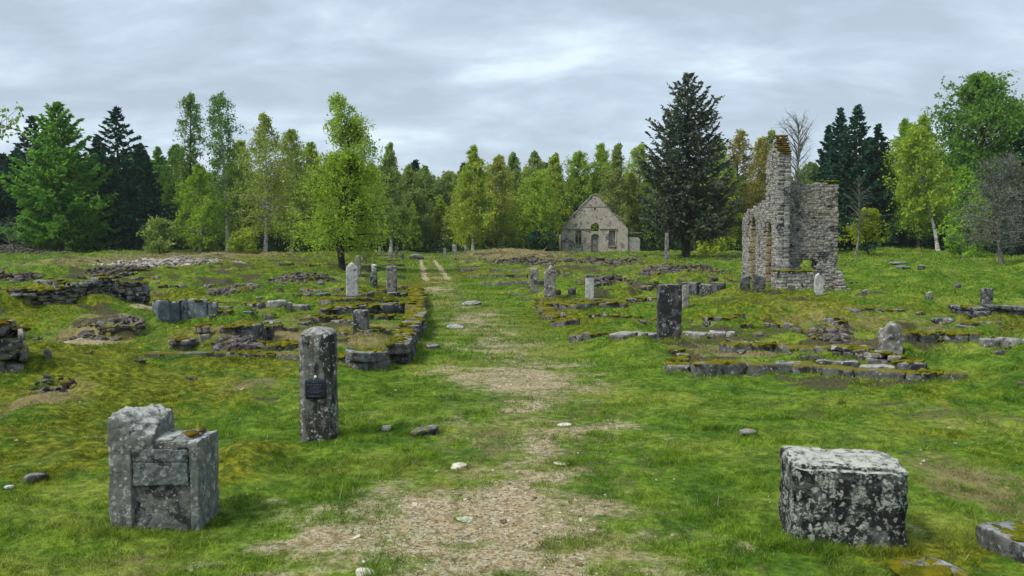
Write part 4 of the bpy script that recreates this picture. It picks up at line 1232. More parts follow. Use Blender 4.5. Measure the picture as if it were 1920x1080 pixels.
# dark triangle at the top of the pale headstone
for o_ in list(COL.objects):
    if o_.get('label', '').startswith('pale headstone with a dark triangle'):
        x_, y_ = o_.location.x, o_.location.y; z_ = o_.location.z + 0.74
        v = np.array([(x_ - .10, y_ - .105, z_ + .10), (x_ + .10, y_ - .105, z_ + .10), (x_, y_ - .105, z_ - .07), (x_ - .10, y_ - .06, z_ + .10), (x_ + .10, y_ - .06, z_ + .10), (x_, y_ - .06, z_ - .07)])
        mk('carving', v, [np.array([[0, 2, 1], [3, 4, 5]]), np.array([[0, 1, 4, 3], [1, 2, 5, 4], [2, 0, 3, 5]])], MS_dark, o_, smooth=False)
# ================================================================== low walls and kerbs
KG = 'mossy stone kerbs of the left foundations'; KR = 'stone kerbs of the right foundations'; KF = 'thin far kerb lines right of the path'; KL = 'thin far kerb lines left of the path'
wall_row("dry_stone_wall", "long dry stone wall with mossy coping in the left meadow", [(30, 556), (150, 562), (284, 574)], [20, 34, 44], 0.5, 0.32, 1.0, 5, MS_field, 0.12, cat='wall', mossmat=MM)
wall_row("slab_wall", "blue-grey wall of upright slabs under a mossy top, left", [(292, 594), (350, 601), (408, 592)], [38, 40, 24], 0.35, 0.42, 1.0, 1, MS_slab, 0, cat='wall', gap=0.02, k=12)
wall_row("corner_wall", "stacked rough boulders of a wall end at the left edge", [(-60, 705), (0, 703), (50, 700)], [95, 92, 80], 0.7, 0.30, 0.8, 4, MS_field, 0.16, cat='wall', mossmat=MMd, k=5.5, hi=0.03)
wall_row("low_kerb", "long flat pale kerb along the front of the near left foundation", [(268, 664), (420, 670), (560, 676), (664, 684)], [9, 9, 11, 15], 0.36, 0.9, 0.7, 1, MS_kerb, 0.02, KG)
wall_row("corner_block", "two-course corner block with orange moss at the near left foundation", [(668, 694), (731, 695)], 36, 0.55, 0.62, 0.9, 2, MS_dark, 0, None, k=14)
wall_row("foundation_wall", "mossy block wall running from the near left corner block up the path edge", [(727, 684), (741, 662), (744, 645)], [40, 36, 30], 0.4, 0.5, 0.9, 2, MS_dark, 0, KG)
wall_row("foundation_wall", "second mossy block wall segment up the left path edge", [(748, 640), (763, 618), (765, 602)], [33, 28, 25], 0.5, 0.55, 0.9, 2, MS_dark, 0, KG)
wall_row("foundation_wall", "far mossy block wall segment along the left path edge", [(762, 600), (769, 575), (768, 553)], [24, 18, 14], 0.5, 0.6, 0.7, 1, MS_kerb, 0.05, KG)
wall_row("low_kerb", "middle cross kerb left of the plaque pillar's background", [(478, 620), (560, 624), (664, 627)], 9, 0.35, 0.8, 0.5, 1, MS_kerb, 0.08, KG)
wall_row("low_kerb", "short kerb right of the stubby post in the left foundation", [(690, 627), (735, 628)], 8, 0.35, 0.6, 0.8, 1, MS_kerb, 0, KG)
wall_row("dark_block", "dark block under a moss cushion in the near left foundation", [(434, 628), (474, 628)], 24, 0.5, 0.72, 1.0, 1, MS_dark, 0, None, cat='stone block', k=14)
wall_row("mossy_wall", "ragged moss-topped wall end running back from the near left kerb", [(352, 660), (372, 642), (396, 632)], [14, 26, 22], 0.45, 0.3, 1.0, 2, MS_field, 0.1, KG, mossmat=MMd)
wall_row("mossy_wall", "ragged mossy rocks left of the dark block", [(394, 655), (408, 628), (430, 622)], [10, 18, 18], 0.5, 0.4, 1.0, 1, MS_field, 0.15, KG)
wall_row("mossy_wall", "low bank of thick yellow moss over blocks near the left path edge", [(600, 592), (690, 590), (762, 588)], [12, 17, 20], 0.6, 0.5, 1.0, 1, MS_dark, 0.05, KG)
wall_row("low_kerb", "row of pale flat stones in the middle of the left meadow", [(450, 574), (520, 574), (600, 571)], 9, 0.4, 0.55, 0.2, 1, MS_grey, 0.2, KG)
wall_row("low_kerb", "kerb line behind the two tall left pillars' feet", [(600, 556), (700, 556), (772, 557)], 8, 0.3, 0.8, 0.3, 1, MS_dark, 0.05, KL)
for i, (a, b, yy, hh, lab) in enumerate([(668, 765, 524, 8, "kerb line behind the carved figure"), (674, 762, 509, 5, "kerb line level with the big birch's foot"), (672, 757, 499, 5, "kerb line just past the big birch"),
        (655, 757, 490, 5, "kerb line by the far knob-topped post"), (690, 757, 482, 4, "farthest kerb line left of the path")]):
    wall_row("far_kerb", lab, [(a, yy), (b, yy + 1)], hh, 0.35, 0.9, 0.25, 1, MS_kerb, 0.1, KL)
wall_row("front_kerb", "long row of pale kerb blocks along the front of the right foundation", [(1306, 707), (1400, 704), (1500, 699), (1600, 709), (1700, 713), (1782, 713)], [27, 22, 16, 17, 19, 13], 0.32, 0.85, 0.5, 1, MS_kerb, 0, KR, k=12)
wall_row("inner_kerb", "flat slabs lying behind the long right front kerb", [(1452, 690), (1530, 689), (1610, 692), (1682, 699)], 9, 0.4, 0.9, 0.3, 1, MS_grey, 0.05, KR)
wall_row("inner_kerb", "moss-capped block row at the back of the right foundation", [(1372, 662), (1460, 663), (1566, 665)], 16, 0.45, 0.45, 1.0, 1, MS_kerb, 0.02, KR)
wall_row("mossy_wall", "long moss-capped wall right of the masonry stump", [(1694, 642), (1760, 643), (1832, 644)], 19, 0.45, 0.5, 1.0, 1, MS_kerb, 0.0, KR)
wall_row("mossy_wall", "low ragged wall reaching the right edge of the view", [(1838, 648), (1880, 650), (1935, 654)], 15, 0.45, 0.45, 0.7, 1, MS_grey, 0.05, KR)
wall_row("mossy_wall", "diagonal mossy rubble line from the right foundation to its far left corner", [(1300, 700), (1285, 680), (1258, 668)], [16, 12, 10], 0.4, 0.35, 0.9, 1, MS_field, 0.1, KR)
wall_row("mossy_wall", "mossy rubble line falling towards the masonry stump", [(1560, 664), (1620, 676), (1690, 690)], [16, 18, 18], 0.45, 0.3, 0.7, 2, MS_field, 0.1, KR)
wall_row("dark_block", "dark split block right of the masonry stump's foot", [(1684, 698), (1740, 697)], 20, 0.5, 0.5, 0.4, 1, MS_dark, 0, None, cat='stone block')
wall_row("inner_kerb", "low grey kerb left of the broad dark monolith", [(1172, 636), (1236, 637)], 13, 0.35, 0.5, 0.2, 1, MS_grey, 0, KR)
wall_row("inner_kerb", "low grey kerb right of the broad dark monolith", [(1278, 634), (1330, 633), (1372, 630)], [12, 10, 7], 0.35, 0.5, 0.3, 1, MS_grey, 0.05, KR)
wall_row("grey_wall", "short dark wall of joined slabs behind the broad monolith", [(1268, 552), (1306, 554), (1344, 548)], [24, 24, 20], 0.4, 0.5, 0.1, 1, MS_dark, 0, None, cat='wall', k=14)
wall_row("mossy_wall", "mossy kerb beneath the three middle right posts", [(1000, 580), (1080, 580), (1162, 577)], [13, 12, 8], 0.4, 0.6, 0.9, 1, MS_kerb, 0, KR)
wall_row("mossy_wall", "mossy corner stones at the path below the three middle posts", [(1001, 583), (1012, 592), (1026, 600)], [12, 10, 8], 0.5, 0.5, 0.8, 1, MS_kerb, 0, KR)
wall_row("mossy_wall", "second mossy corner group stepping down the right path edge", [(1030, 614), (1060, 612), (1092, 608)], [12, 9, 13], 0.5, 0.5, 0.9, 1, MS_kerb, 0, KR)
wall_row("mossy_wall", "nearest mossy corner group on the right path edge", [(1066, 643), (1090, 640), (1125, 632)], [16, 13, 7], 0.5, 0.5, 0.9, 1, MS_kerb, 0, KR)
for i, (a, b, yy, hh, lab) in enumerate([(985, 1160, 564, 5, "kerb line at the feet of the middle right posts"), (955, 1040, 553, 5, "short kerb line left of the middle right posts"), (903, 1003, 536, 9, "dark kerb line ending at the slim capped post"), (877, 990, 521, 6, "fifth kerb line from the track end"),
        (860, 1062, 510, 6, "long fourth kerb line from the track end"), (845, 935, 502, 4, "third kerb line from the track end"), (843, 915, 495, 4, "second kerb line from the track end"), (850, 905, 488, 3, "farthest kerb line right of the track end")]):
    wall_row("far_kerb", lab, [(a, yy), ((a + b) / 2, yy - 1), (b, yy)], hh, 0.35, 0.8, 0.3, 1, MS_kerb, 0.1, KF)
wall_row("dark_wall", "dark wet-looking low wall at the right edge behind the lone meadow stone", [(1806, 582), (1860, 588), (1930, 597)], [11, 14, 18], 0.4, 0.45, 0.4, 2, MS_dark, 0.05, None, cat='wall')

for a, b, y1, y2, hh, mo, lab in [(392, 600, 603, 600, 9, .8, "ragged terrace edge behind the dark block, left meadow"), (520, 655, 611, 609, 7, .7, "low terrace edge left of the stubby post"), (300, 470, 541, 538, 6, .6, "dark ledge of stones above the slab wall"),
        (140, 300, 526, 523, 7, .7, "dark stone ledge above the dry stone wall"), (470, 592, 556, 553, 7, .6, "stone ledge left of the pale pointed pillar"), (410, 560, 583, 584, 7, .5, "stone ledge right of the slab wall"), (0, 120, 542, 540, 6, .8, "mossy ledge at the left end of the dry stone wall")]:
    wall_row("stone_ledge", lab, [(a, y1), ((a + b) / 2, y1 - 3), (b, y2)], hh, 0.4, 0.35, mo, 1, MS_field, 0.3, 'ragged stone ledges of the left meadow')
for a, b, y1, y2, hh, mo, lab in [(440, 655, 646, 642, 8, .9, "mossy kerb inside the near left foundation behind the plaque pillar"), (560, 742, 602, 600, 9, .9, "straight mossy kerb just before the thick yellow moss bank"), (610, 765, 573, 571, 9, .9, "straight mossy kerb just behind the thick yellow moss bank"),
        (560, 668, 544, 542, 6, .6, "short straight kerb left of the pale pointed pillar's foot"), (680, 768, 542, 541, 6, .6, "short straight kerb between the carved figure and the path edge"), (520, 650, 498, 497, 4, .4, "thin straight kerb left of the big birch's trunk")]:
    wall_row("low_kerb", lab, [(a, y1), (b, y2)], hh, 0.45, 0.6, mo, 1, MS_kerb, 0.05, KG)
for a, b, y1, y2, hh, mo, lab in [(1165, 1262, 566, 560, 6, .6, "stone ledge between the capped post and the broad monolith"), (1190, 1270, 541, 538, 6, .5, "stone ledge left of the short dark slab wall"), (1385, 1560, 616, 612, 6, .8, "mossy ledge across the slope before the tall ruin"),
        (1600, 1720, 588, 590, 5, .7, "low ledge on the slope right of the tall ruin"), (1290, 1400, 605, 600, 6, .8, "mossy ledge uphill from the broad monolith"), (1110, 1200, 598, 596, 5, .8, "low mossy ledge in the lawn left of the broad monolith"), (1760, 1900, 622, 618, 6, .7, "mossy ledge above the long moss-capped wall")]:
    wall_row("stone_ledge", lab, [(a, y1), ((a + b) / 2, y1 - 3), (b, y2)], hh, 0.4, 0.35, mo, 1, MS_field, 0.35, 'ragged stone ledges of the right meadow')

# rubble
heap("broad bank of grey rubble before the dark trees at the far left", -40, 112, 452, 484, 1500, 0.35, 1.1, MS_rub)
heap("pale scattered rubble field in the far left meadow", 215, 440, 480, 503, 1100, 0.32, 0.25, MS_rubp)
heap("dark rubble knot in front of the pale rubble field", 160, 275, 500, 516, 350, 0.30, 0.30, MS_rub)
heap("dark rock patch by the left edge above the mossy mound", -20, 62, 512, 532, 260, 0.28, 0.28, MS_rub)
heap("dark ragged rubble in the middle of the left meadow", 495, 630, 512, 534, 500, 0.26, 0.22, MS_rub)
heap("low dark rubble strip left of the middle rubble", 395, 480, 536, 546, 200, 0.24, 0.15, MS_rub)
heap("scattered rubble left of the chapel front", 915, 1075, 478, 500, 700, 0.32, 0.45, MS_rub)
heap("grey rubble spread in front of the chapel", 1060, 1230, 484, 503, 700, 0.34, 0.40, MS_rub)
heap("dark steep rubble mound right of the chapel rubble", 1200, 1285, 494, 517, 420, 0.28, 0.35, MS_rub)
heap("low rubble ridge below the big fir", 1290, 1365, 498, 512, 220, 0.26, 0.25, MS_rub)
heap("scattered stones behind the short capped post", 1090, 1205, 514, 532, 260, 0.25, 0.12, MS_rub)
heap("brown earthy rubble behind the right foundation", 1500, 1590, 612, 634, 170, 0.16, 0.16, MS_rub)
heap("sunken stones in the near left foundation", 400, 470, 640, 662, 130, 0.17, 0.16, MS_rub)
heap("dark rocks breaking out of the mossy mound at the left", 122, 235, 622, 644, 60, 0.18, 0.06, MS_rub)
heap("dark crest of rock on the mossy mound's right shoulder", 205, 262, 602, 616, 60, 0.2, 0.12, MS_rub)
heap("small stones below the boulder wall end at the left edge", 60, 130, 715, 735, 25, 0.12, 0.05, MS_rub)

# individual stones
GP = 'loose stones lying on the path'
rock("round speckled stone in its own grass tuft at the middle of the view", 860, 880, 34, 13, MS_path, group=GP)
rock("pale flat oval stone right of the tufted speckled stone", 1056, 873, 36, 9, MS_path, group=GP)
rock("pale stone half sunk in the gravel left of centre", 873, 979, 34, 9, MS_path, group=GP)
rock("smooth cream stone cut by the bottom edge of the view", 683, 1083, 38, 18, MS_path, group=GP)
rock("small pale stone right of the plaque pillar", 724, 808, 18, 12, MS_path, group=GP)
rock("flat dark grey slab lying in grass right of the plaque pillar", 796, 818, 54, 20, MS_field, dr=0.6, group=GP)
rock("thin pale stone in the grass far up the middle of the path", 1060, 799, 28, 6, MS_path, group=GP)
rock("brownish flat stone alone in the right lawn", 1403, 817, 34, 14, MS_field, group='loose stones lying in the grass')
rock("flat grey slab in the middle distance of the path", 883, 573, 34, 9, MS_grey, group=GP)
rock("smaller dark flat stone nearer than the grey slab on the path", 853, 617, 34, 8, MS_grey, group=GP)
rock("grass-grown dark stones at the left verge of the path", 812, 655, 30, 11, MS_dark, group=GP)
rock("small white stone at the left edge of the view", 15, 918, 18, 10, MS_white, group='loose stones lying in the grass')
rock("pale angular stone in the lawn right of the boulder wall end", 88, 672, 12, 16, MS_grey, k=5, group='loose stones lying in the grass')
rock("dark little stone in the moss left of the monument", 60, 905, 44, 20, MS_field, group='loose stones lying in the grass')
rock("long pale flat stone in the left meadow", 515, 575, 34, 12, MS_grey, k=6, group='loose stones lying in the grass')
rock("dark pointed stone behind the three middle posts", 1073, 552, 14, 12, MS_dark, k=3, group='loose stones lying in the grass')
rock("dark pointed stone on the lawn before the mossy kerb", 1056, 601, 12, 12, MS_dark, k=3, group='loose stones lying in the grass')
rock("mossy hump-backed boulder in the meadow at far right", 1775, 607, 40, 14, MS_field, group='loose stones lying in the grass')
rock("dark boulder in the hollow of the right hill", 1729, 506, 14, 8, MS_dark, group='loose stones lying in the grass')
rock("low dark rocks beside the boulder in the right hill", 1694, 505, 26, 5, MS_dark, group='loose stones lying in the grass')
rock("dark flat rock near the crest of the right hill", 1688, 496, 28, 5, MS_dark, group='loose stones lying in the grass')
rock("weathered stone in the lower right meadow slope", 1796, 540, 14, 8, MS_dark, group='loose stones lying in the grass')
rock("pointed dark stone left of the birch trunk's shade by the track", 780, 487, 26, 12, MS_dark, k=2.4, group='loose stones lying in the grass')

# scattered small field stones
n_ = 2600
y_ = np.sqrt(RNG.random(n_) * (95 ** 2 - 12 ** 2) + 12 ** 2); x_ = (RNG.random(n_) * 2 - 1) * 0.66 * y_
cl = fbm(x_, y_, 5, 3, 40.0)
k_ = (np.abs(x_ - path_cx(y_)) > 2.4) & (cl > 0.02) & ((x_ < 0.42 * y_) | (RNG.random(n_) < 0.25)) & ((y_ > 16) | (RNG.random(n_) < 0.3))
x_, y_ = x_[k_], y_[k_]
s_ = 0.10 * np.exp(np.clip(RNG.normal(size=len(x_)), -2, 1.5) * 0.45) * (1 + y_ / 90)
v, f = stones(np.stack([x_, y_, height(x_, y_) + s_ * 0.05], -1), np.stack([s_ * 1.6, s_, s_ * 0.55], -1), RNG.random(len(x_)) * 6.28, n=2, k=4, rough=0.2, tilt=0.2)
tag(mk("scattered_stones", v, f, MS_rub, smooth=False), "small dark stones strewn all over the meadow", "field stones", kind='stuff')

# ================================================================== trees
def leaf_quads(P, s, D=None, hang=0.0, aspect=1.5):
    """little leaf-shaped quads at P; D optional long-axis direction"""
    n = len(P)
    a = RNG.normal(size=(n, 3))
    if D is not None: a = a * 0.35 + D
    a[:, 2] -= hang
    a /= np.linalg.norm(a, axis=1, keepdims=True)
    b = np.cross(a, RNG.normal(size=(n, 3))); b /= np.linalg.norm(b, axis=1, keepdims=True) + 1e-9
    s = (s * np.exp(RNG.normal(size=n) * 0.3))[:, None]
    V = np.stack([P - a * s * aspect / 2, P + b * s * 0.5, P + a * s * aspect / 2, P - b * s * 0.5], 1)
    return V.reshape(-1, 3), np.arange(4 * n).reshape(n, 4)

def trunk_path(H, lean, bend, k=14, seed=0):
    r = np.random.default_rng(seed)
    t = np.linspace(0, 1, k)
    w1, w2 = r.normal(size=2) * bend
    x = lean[0] * t + w1 * np.sin(t * 3.1) + 0.3 * w2 * np.sin(t * 7.5)
    y = lean[1] * t + w2 * np.sin(t * 3.5)
    x -= x[0]; y -= y[0]
    return np.stack([x, y, t * H], -1)

def at_path(Pt, t):
    k = len(Pt) - 1
    u = np.clip(t, 0, 1) * k; i = np.minimum(u.astype(int), k - 1); f = (u - i)[:, None]
    return Pt[i] * (1 - f) + Pt[i + 1] * f

def broadleaf(H, R, prof, nl=90, ntw=9, nleaf=16, s=0.22, el=(0.9, 0.25), droop=0.25, hang=0.5, z0=0.15, lean=(0, 0), bend=0.25, tr=None, spread=0.14, seed=0, forks=None, pow_=1.0, bare=False):
    """returns (woodV, woodF, twigV, twigF, leafV, leafF)"""
    r = np.random.default_rng(seed)
    tr = tr or H * 0.0125 + 0.05
    Pt = trunk_path(H * 0.97, lean, bend, seed=seed)
    tr_k = tr * (1 - 0.93 * np.linspace(0, 1, len(Pt)) ** 0.85); tr_k[0] *= 1.35
    wood = [tubes(Pt[None], tr_k[None], 8)]
    for (fx, fy, fh) in (forks or []):
        P2 = trunk_path(H * fh, (fx, fy), bend, seed=seed + 5)
        wood.append(tubes(P2[None], (tr_k * 0.75)[None], 7))
    # limbs
    t = z0 + (1 - z0) * (np.arange(nl) + r.random(nl)) / nl
    t = np.clip(t, 0, 0.995)
    az = np.arange(nl) * 2.399 + r.normal(size=nl) * 0.5
    L = R * np.interp(t, [p[0] for p in prof], [p[1] for p in prof]) * (0.55 + 0.75 * r.random(nl))
    e = el[0] * t + el[1] * (1 - t) + r.normal(size=nl) * 0.12
    B = at_path(Pt, t * 0.97)
    if forks:
        sel = r.random(nl) < 0.45
        P2 = trunk_path(H * forks[0][2], forks[0][:2], bend, seed=seed + 5)
        B[sel] = at_path(P2, t[sel])
    # start low, sweep up
    k = 6; tt = np.linspace(0, 1, k)[None, :, None]
    dirh = np.stack([np.cos(az), np.sin(az), np.zeros(nl)], -1)[:, None]
    LL = L[:, None, None]
    Pl = B[:, None] + dirh * LL * tt * np.cos(e)[:, None, None] + np.array([0, 0, 1.0]) * (LL * np.sin(e)[:, None, None] * tt - droop * LL * tt ** 2)
    Pl += (r.normal(size=(nl, 1, 3)) * 0.07 * LL) * tt ** 2
    tw_r = np.maximum(tr * 0.30 * (L / R)[:, None] ** 0.7 * (1 - 0.85 * np.linspace(0, 1, k))[None], 0.008)
    wood.append(tubes(Pl, tw_r, 4))
    # twigs
    m = nl * ntw
    li = np.repeat(np.arange(nl), ntw); u = 0.22 + 0.78 * r.random(m) ** pow_
    uu = u * (k - 1); i = np.minimum(uu.astype(int), k - 2); f = (uu - i)[:, None]
    tb = Pl[li, i] * (1 - f) + Pl[li, i + 1] * f
    ldir = (Pl[li, i + 1] - Pl[li, i]); ldir /= np.linalg.norm(ldir, axis=1, keepdims=True)
    td = ldir * 0.7 + r.normal(size=(m, 3)) * 0.65; td[:, 2] += 0.1
    td /= np.linalg.norm(td, axis=1, keepdims=True)
    tl = (0.30 + 0.25 * r.random(m)) * L[li] * (1.15 - 0.5 * u) + 0.12 * R * 0.5
    k2 = 4; t2 = np.linspace(0, 1, k2)[None, :, None]
    Tw = tb[:, None] + td[:, None] * tl[:, None, None] * t2; Tw[:, :, 2] -= (hang * 0.55 * tl)[:, None] * np.linspace(0, 1, k2)[None] ** 2
    twig = tubes(Tw, np.repeat((np.array([1, .75, .5, .25]) * (0.008 if not bare else 0.014) * (H / 14))[None], m, 0), 3)
    # leaves
    q = m * nleaf
    ti = np.repeat(np.arange(m), nleaf); v_ = 0.15 + 0.95 * r.random(q)
    c = tb[ti] + td[ti] * (tl[ti] * v_)[:, None]; c[:, 2] -= hang * 0.55 * tl[ti] * v_ ** 2
    c += r.normal(size=(q, 3)) * (spread * (0.5 + 0.5 * tl[ti]))[:, None]
    c[:, 2] -= np.abs(r.normal(size=q)) * hang * 0.28
    kp = (c[:, 2] > H * 0.03) & (r.random(len(c)) < 1.15 - 0.62 * np.clip(c[:, 2] / H, 0, 1) ** 1.5)
    c = c[kp]
    leaf = leaf_quads(c, s, hang=0.6 * hang)
    wv, wf = join(wood)
    return wv, wf, twig[0], twig[1], leaf[0], leaf[1]

def conifer(H, R, nl=150, z0=0.06, s=0.22, el_top=0.5, el_bot=-0.25, up=0.12, dens=34, seed=0, sparse_top=0.3, prof=None, tr=None, lean=(0, 0), sag=0.10, ragged=0.2):
    r = np.random.default_rng(seed)
    tr = tr or H * 0.012 + 0.05
    Pt = trunk_path(H, lean, 0.05, seed=seed)
    tk = tr * (1 - 0.96 * np.linspace(0, 1, len(Pt)))
    wood = [tubes(Pt[None], tk[None], 7)]
    t = z0 + (1 - z0) * (np.arange(nl) + r.random(nl) * 0.6) / nl
    t = 1 - (1 - t) ** 0.92
    pr = prof or [(0, 0.95), (0.15, 1.05), (0.5, 0.74), (0.8, 0.34), (0.93, 0.13), (1, 0.02)]
    L = R * np.interp(t, [p[0] for p in pr], [p[1] for p in pr]) * (1 - ragged + 2 * ragged * r.random(nl))
    az = np.arange(nl) * 2.399 + r.normal(size=nl) * 0.3
    e = el_bot + (el_top - el_bot) * t + r.normal(size=nl) * 0.06
    B = at_path(Pt, t)
    k = 6; tt = np.linspace(0, 1, k)[None, :, None]; LL = L[:, None, None]
    dirh = np.stack([np.cos(az), np.sin(az), np.zeros(nl)], -1)[:, None]
    Pl = B[:, None] + dirh * LL * tt * np.cos(e)[:, None, None] + np.array([0, 0, 1.0]) * (LL * (np.sin(e)[:, None, None] * tt - sag * np.sin(tt * 2.4) + up * tt ** 3))
    wood.append(tubes(Pl, np.maximum(tr * 0.25 * (L / R)[:, None] * (1 - 0.8 * np.linspace(0, 1, k))[None], 0.01), 3))
    # needle sprays along the limb, side twigs in the limb's plane, drooping
    ns = np.maximum((dens * (L / R) * (1 - sparse_top * t)).astype(int), 5)
    li = np.repeat(np.arange(nl), ns); m = len(li)
    u = 0.10 + 0.92 * r.random(m)
    uu = np.clip(u, 0, 0.999) * (k - 1); i = np.minimum(uu.astype(int), k - 2); f = (uu - i)[:, None]
    tb = Pl[li, i] * (1 - f) + Pl[li, i + 1] * f
    ld = Pl[li, i + 1] - Pl[li, i]; ld /= np.linalg.norm(ld, axis=1, keepdims=True)
    side = np.cross(ld, (0, 0, 1)) * np.where(r.random(m) < 0.5, -1, 1)[:, None]
    td = ld * 0.75 + side * (0.8 * r.random(m))[:, None]; td[:, 2] += r.normal(size=m) * 0.12 - 0.12
    tl = (0.12 + 0.26 * (1 - 0.55 * u)) * L[li] * (0.5 + 0.8 * r.random(m)) + 0.05 * R
    nb = 5
    ti = np.repeat(np.arange(m), nb); v_ = r.random(m * nb)
    c = tb[ti] + td[ti] * (tl[ti] * v_)[:, None] + r.normal(size=(m * nb, 3)) * 0.05 * s / 0.3
    D = td[ti].copy(); D[:, 2] -= 0.35
    leaf = leaf_quads(c, s, D=D, aspect=2.3)
    wv, wf = join(wood)
    return wv, wf, np.zeros((0, 3)), np.zeros((0, 4), int), leaf[0], leaf[1]

BIRCH = [(0, 0.35), (0.12, 0.75), (0.3, 1.0), (0.55, 0.85), (0.8, 0.5), (0.95, 0.22), (1, 0.10)]
OVAL = [(0, 0.5), (0.2, 0.9), (0.45, 1.0), (0.7, 0.8), (0.9, 0.45), (1, 0.15)]
NARROW = [(0, 0.5), (0.15, 1.0), (0.5, 0.9), (0.8, 0.55), (1, 0.12)]
TOPPY = [(0, 0.5), (0.25, 0.7), (0.5, 0.8), (0.62, 0.55), (0.75, 0.75), (0.9, 0.6), (1, 0.2)]

def build_tree(label, px, depth, top, hw, kind, leaf, bark, name, cat='tree', group=None, seed=1, zoff=0.0, **kw):
    y = depth; x = xat(px, y); z = hz(x, y)
    H = zat(top, y) - z
    R = hw * y / FPX
    if kind == 'b': g_ = broadleaf(H, R / 1.05, kw.pop('prof', BIRCH), seed=seed, **kw)
    else: g_ = conifer(H, R / 1.0, seed=seed, **kw)
    r = thing(name, label, cat, (x, y, z + zoff), group)
    def ch(n_, v, f, m_):
        if len(v) == 0: return
        o = mk(n_, v, f, m_, smooth=(n_ == 'trunk')); o.parent = r
        return o
    ch('trunk', g_[0], g_[1], bark)
    if len(g_[2]): ch('twigs', g_[2], g_[3], BK_dark if bark is not BK_grey else LF_grey)
    if leaf is not None: ch('crown', g_[4], g_[5], leaf)
    return r

GB = 'birches along the forest edge'; GSp = 'dark spruces of the forest edge'
bk = dict(s=0.14)
T = build_tree
# main birch beside the graves
T("big light green birch standing in the left graves with a dark forked trunk", 641, 53, 160, 88, 'b', LF_birch, BK_dark, 'birch_tree', prof=[(0, 0.85), (0.12, 1.05), (0.35, 1.0), (0.55, 0.74), (0.7, 0.52), (0.85, 0.50), (0.95, 0.3), (1, 0.12)],
  droop=0.32, nl=125, ntw=13, nleaf=21, s=0.080, z0=0.16, hang=0.7, forks=[(0.85, 0.3, 0.78)], tr=0.20, spread=0.13, seed=3)
# left group
T("dark blue-green spruce behind the bright larch at far left", 68, 118, 218, 58, 'c', LF_spruce, BK_dark, 'spruce_tree', group=GSp, seed=11, dens=34)
T("lower dark spruce at the left edge of the view", 28, 112, 290, 55, 'c', LF_spruce, BK_dark, 'spruce_tree', group=GSp, seed=12, dens=34)
T("dull small tree leaning out of the left edge", -20, 100, 320, 60, 'c', LF_spruce, BK_dark, 'spruce_tree', group=GSp, seed=13)
T("bright green larch between the two dark spruces at the left", 116, 98, 193, 74, 'c', LF_larch, BK_grey, 'larch_tree', seed=14, nl=190, dens=62, s=0.19, el_top=0.55, el_bot=0.0, ragged=0.35, sparse_top=0.4, prof=[(0, 0.9), (0.12, 1.05), (0.45, 0.95), (0.6, 0.62), (0.8, 0.5), (1, 0.05)])
T("sparse dark spruce with see-through pointed top left of the birches", 226, 102, 202, 54, 'c', LF_spruce, BK_dark, 'spruce_tree', group=GSp, seed=15, nl=120, dens=26, sparse_top=0.55, ragged=0.3, prof=[(0, 1.0), (0.3, 0.95), (0.55, 0.85), (0.75, 0.62), (0.9, 0.35), (1, 0.04)])
T("narrow dark spruce left of the sparse pointed one", 187, 112, 258, 38, 'c', LF_spruce, BK_dark, 'spruce_tree', group=GSp, seed=16)
T("dark rounded spruce right of the sparse pointed one", 268, 110, 270, 48, 'c', LF_spruce, BK_dark, 'spruce_tree', group=GSp, seed=17, dens=34)
T("half hidden spruce in the gap left of the tall twin birches", 300, 124, 275, 45, 'c', LF_larch, BK_dark, 'spruce_tree', group=GSp, seed=18, dens=34)
T("fresh green small birch at the foot of the tall twin birches", 374, 97, 300, 48, 'b', LF_bright, BK_birch, 'birch_tree', group=GB, seed=21, prof=NARROW, nl=80, ntw=9, nleaf=18, z0=0.1, **bk)
T("left one of the tall twin birches with open drooping top", 366, 110, 160, 46, 'b', LF_deep, BK_dark, 'birch_tree', group=GB, seed=22, prof=TOPPY, nl=85, ntw=9, nleaf=17, z0=0.12, hang=1.1, **bk)
T("right one of the tall twin birches on a pale leaning trunk", 428, 108, 162, 52, 'b', LF_deep, BK_birch, 'birch_tree', group=GB, seed=23, prof=TOPPY, nl=90, ntw=9, nleaf=17, z0=0.2, hang=1.0, lean=(-0.9, 0), **bk)
T("olive birch with a straight white trunk left of the big grave birch", 497, 101, 200, 64, 'b', LF_olive, BK_birch, 'birch_tree', group=GB, seed=24, nl=95, ntw=9, nleaf=16, z0=0.18, hang=0.8, **bk)
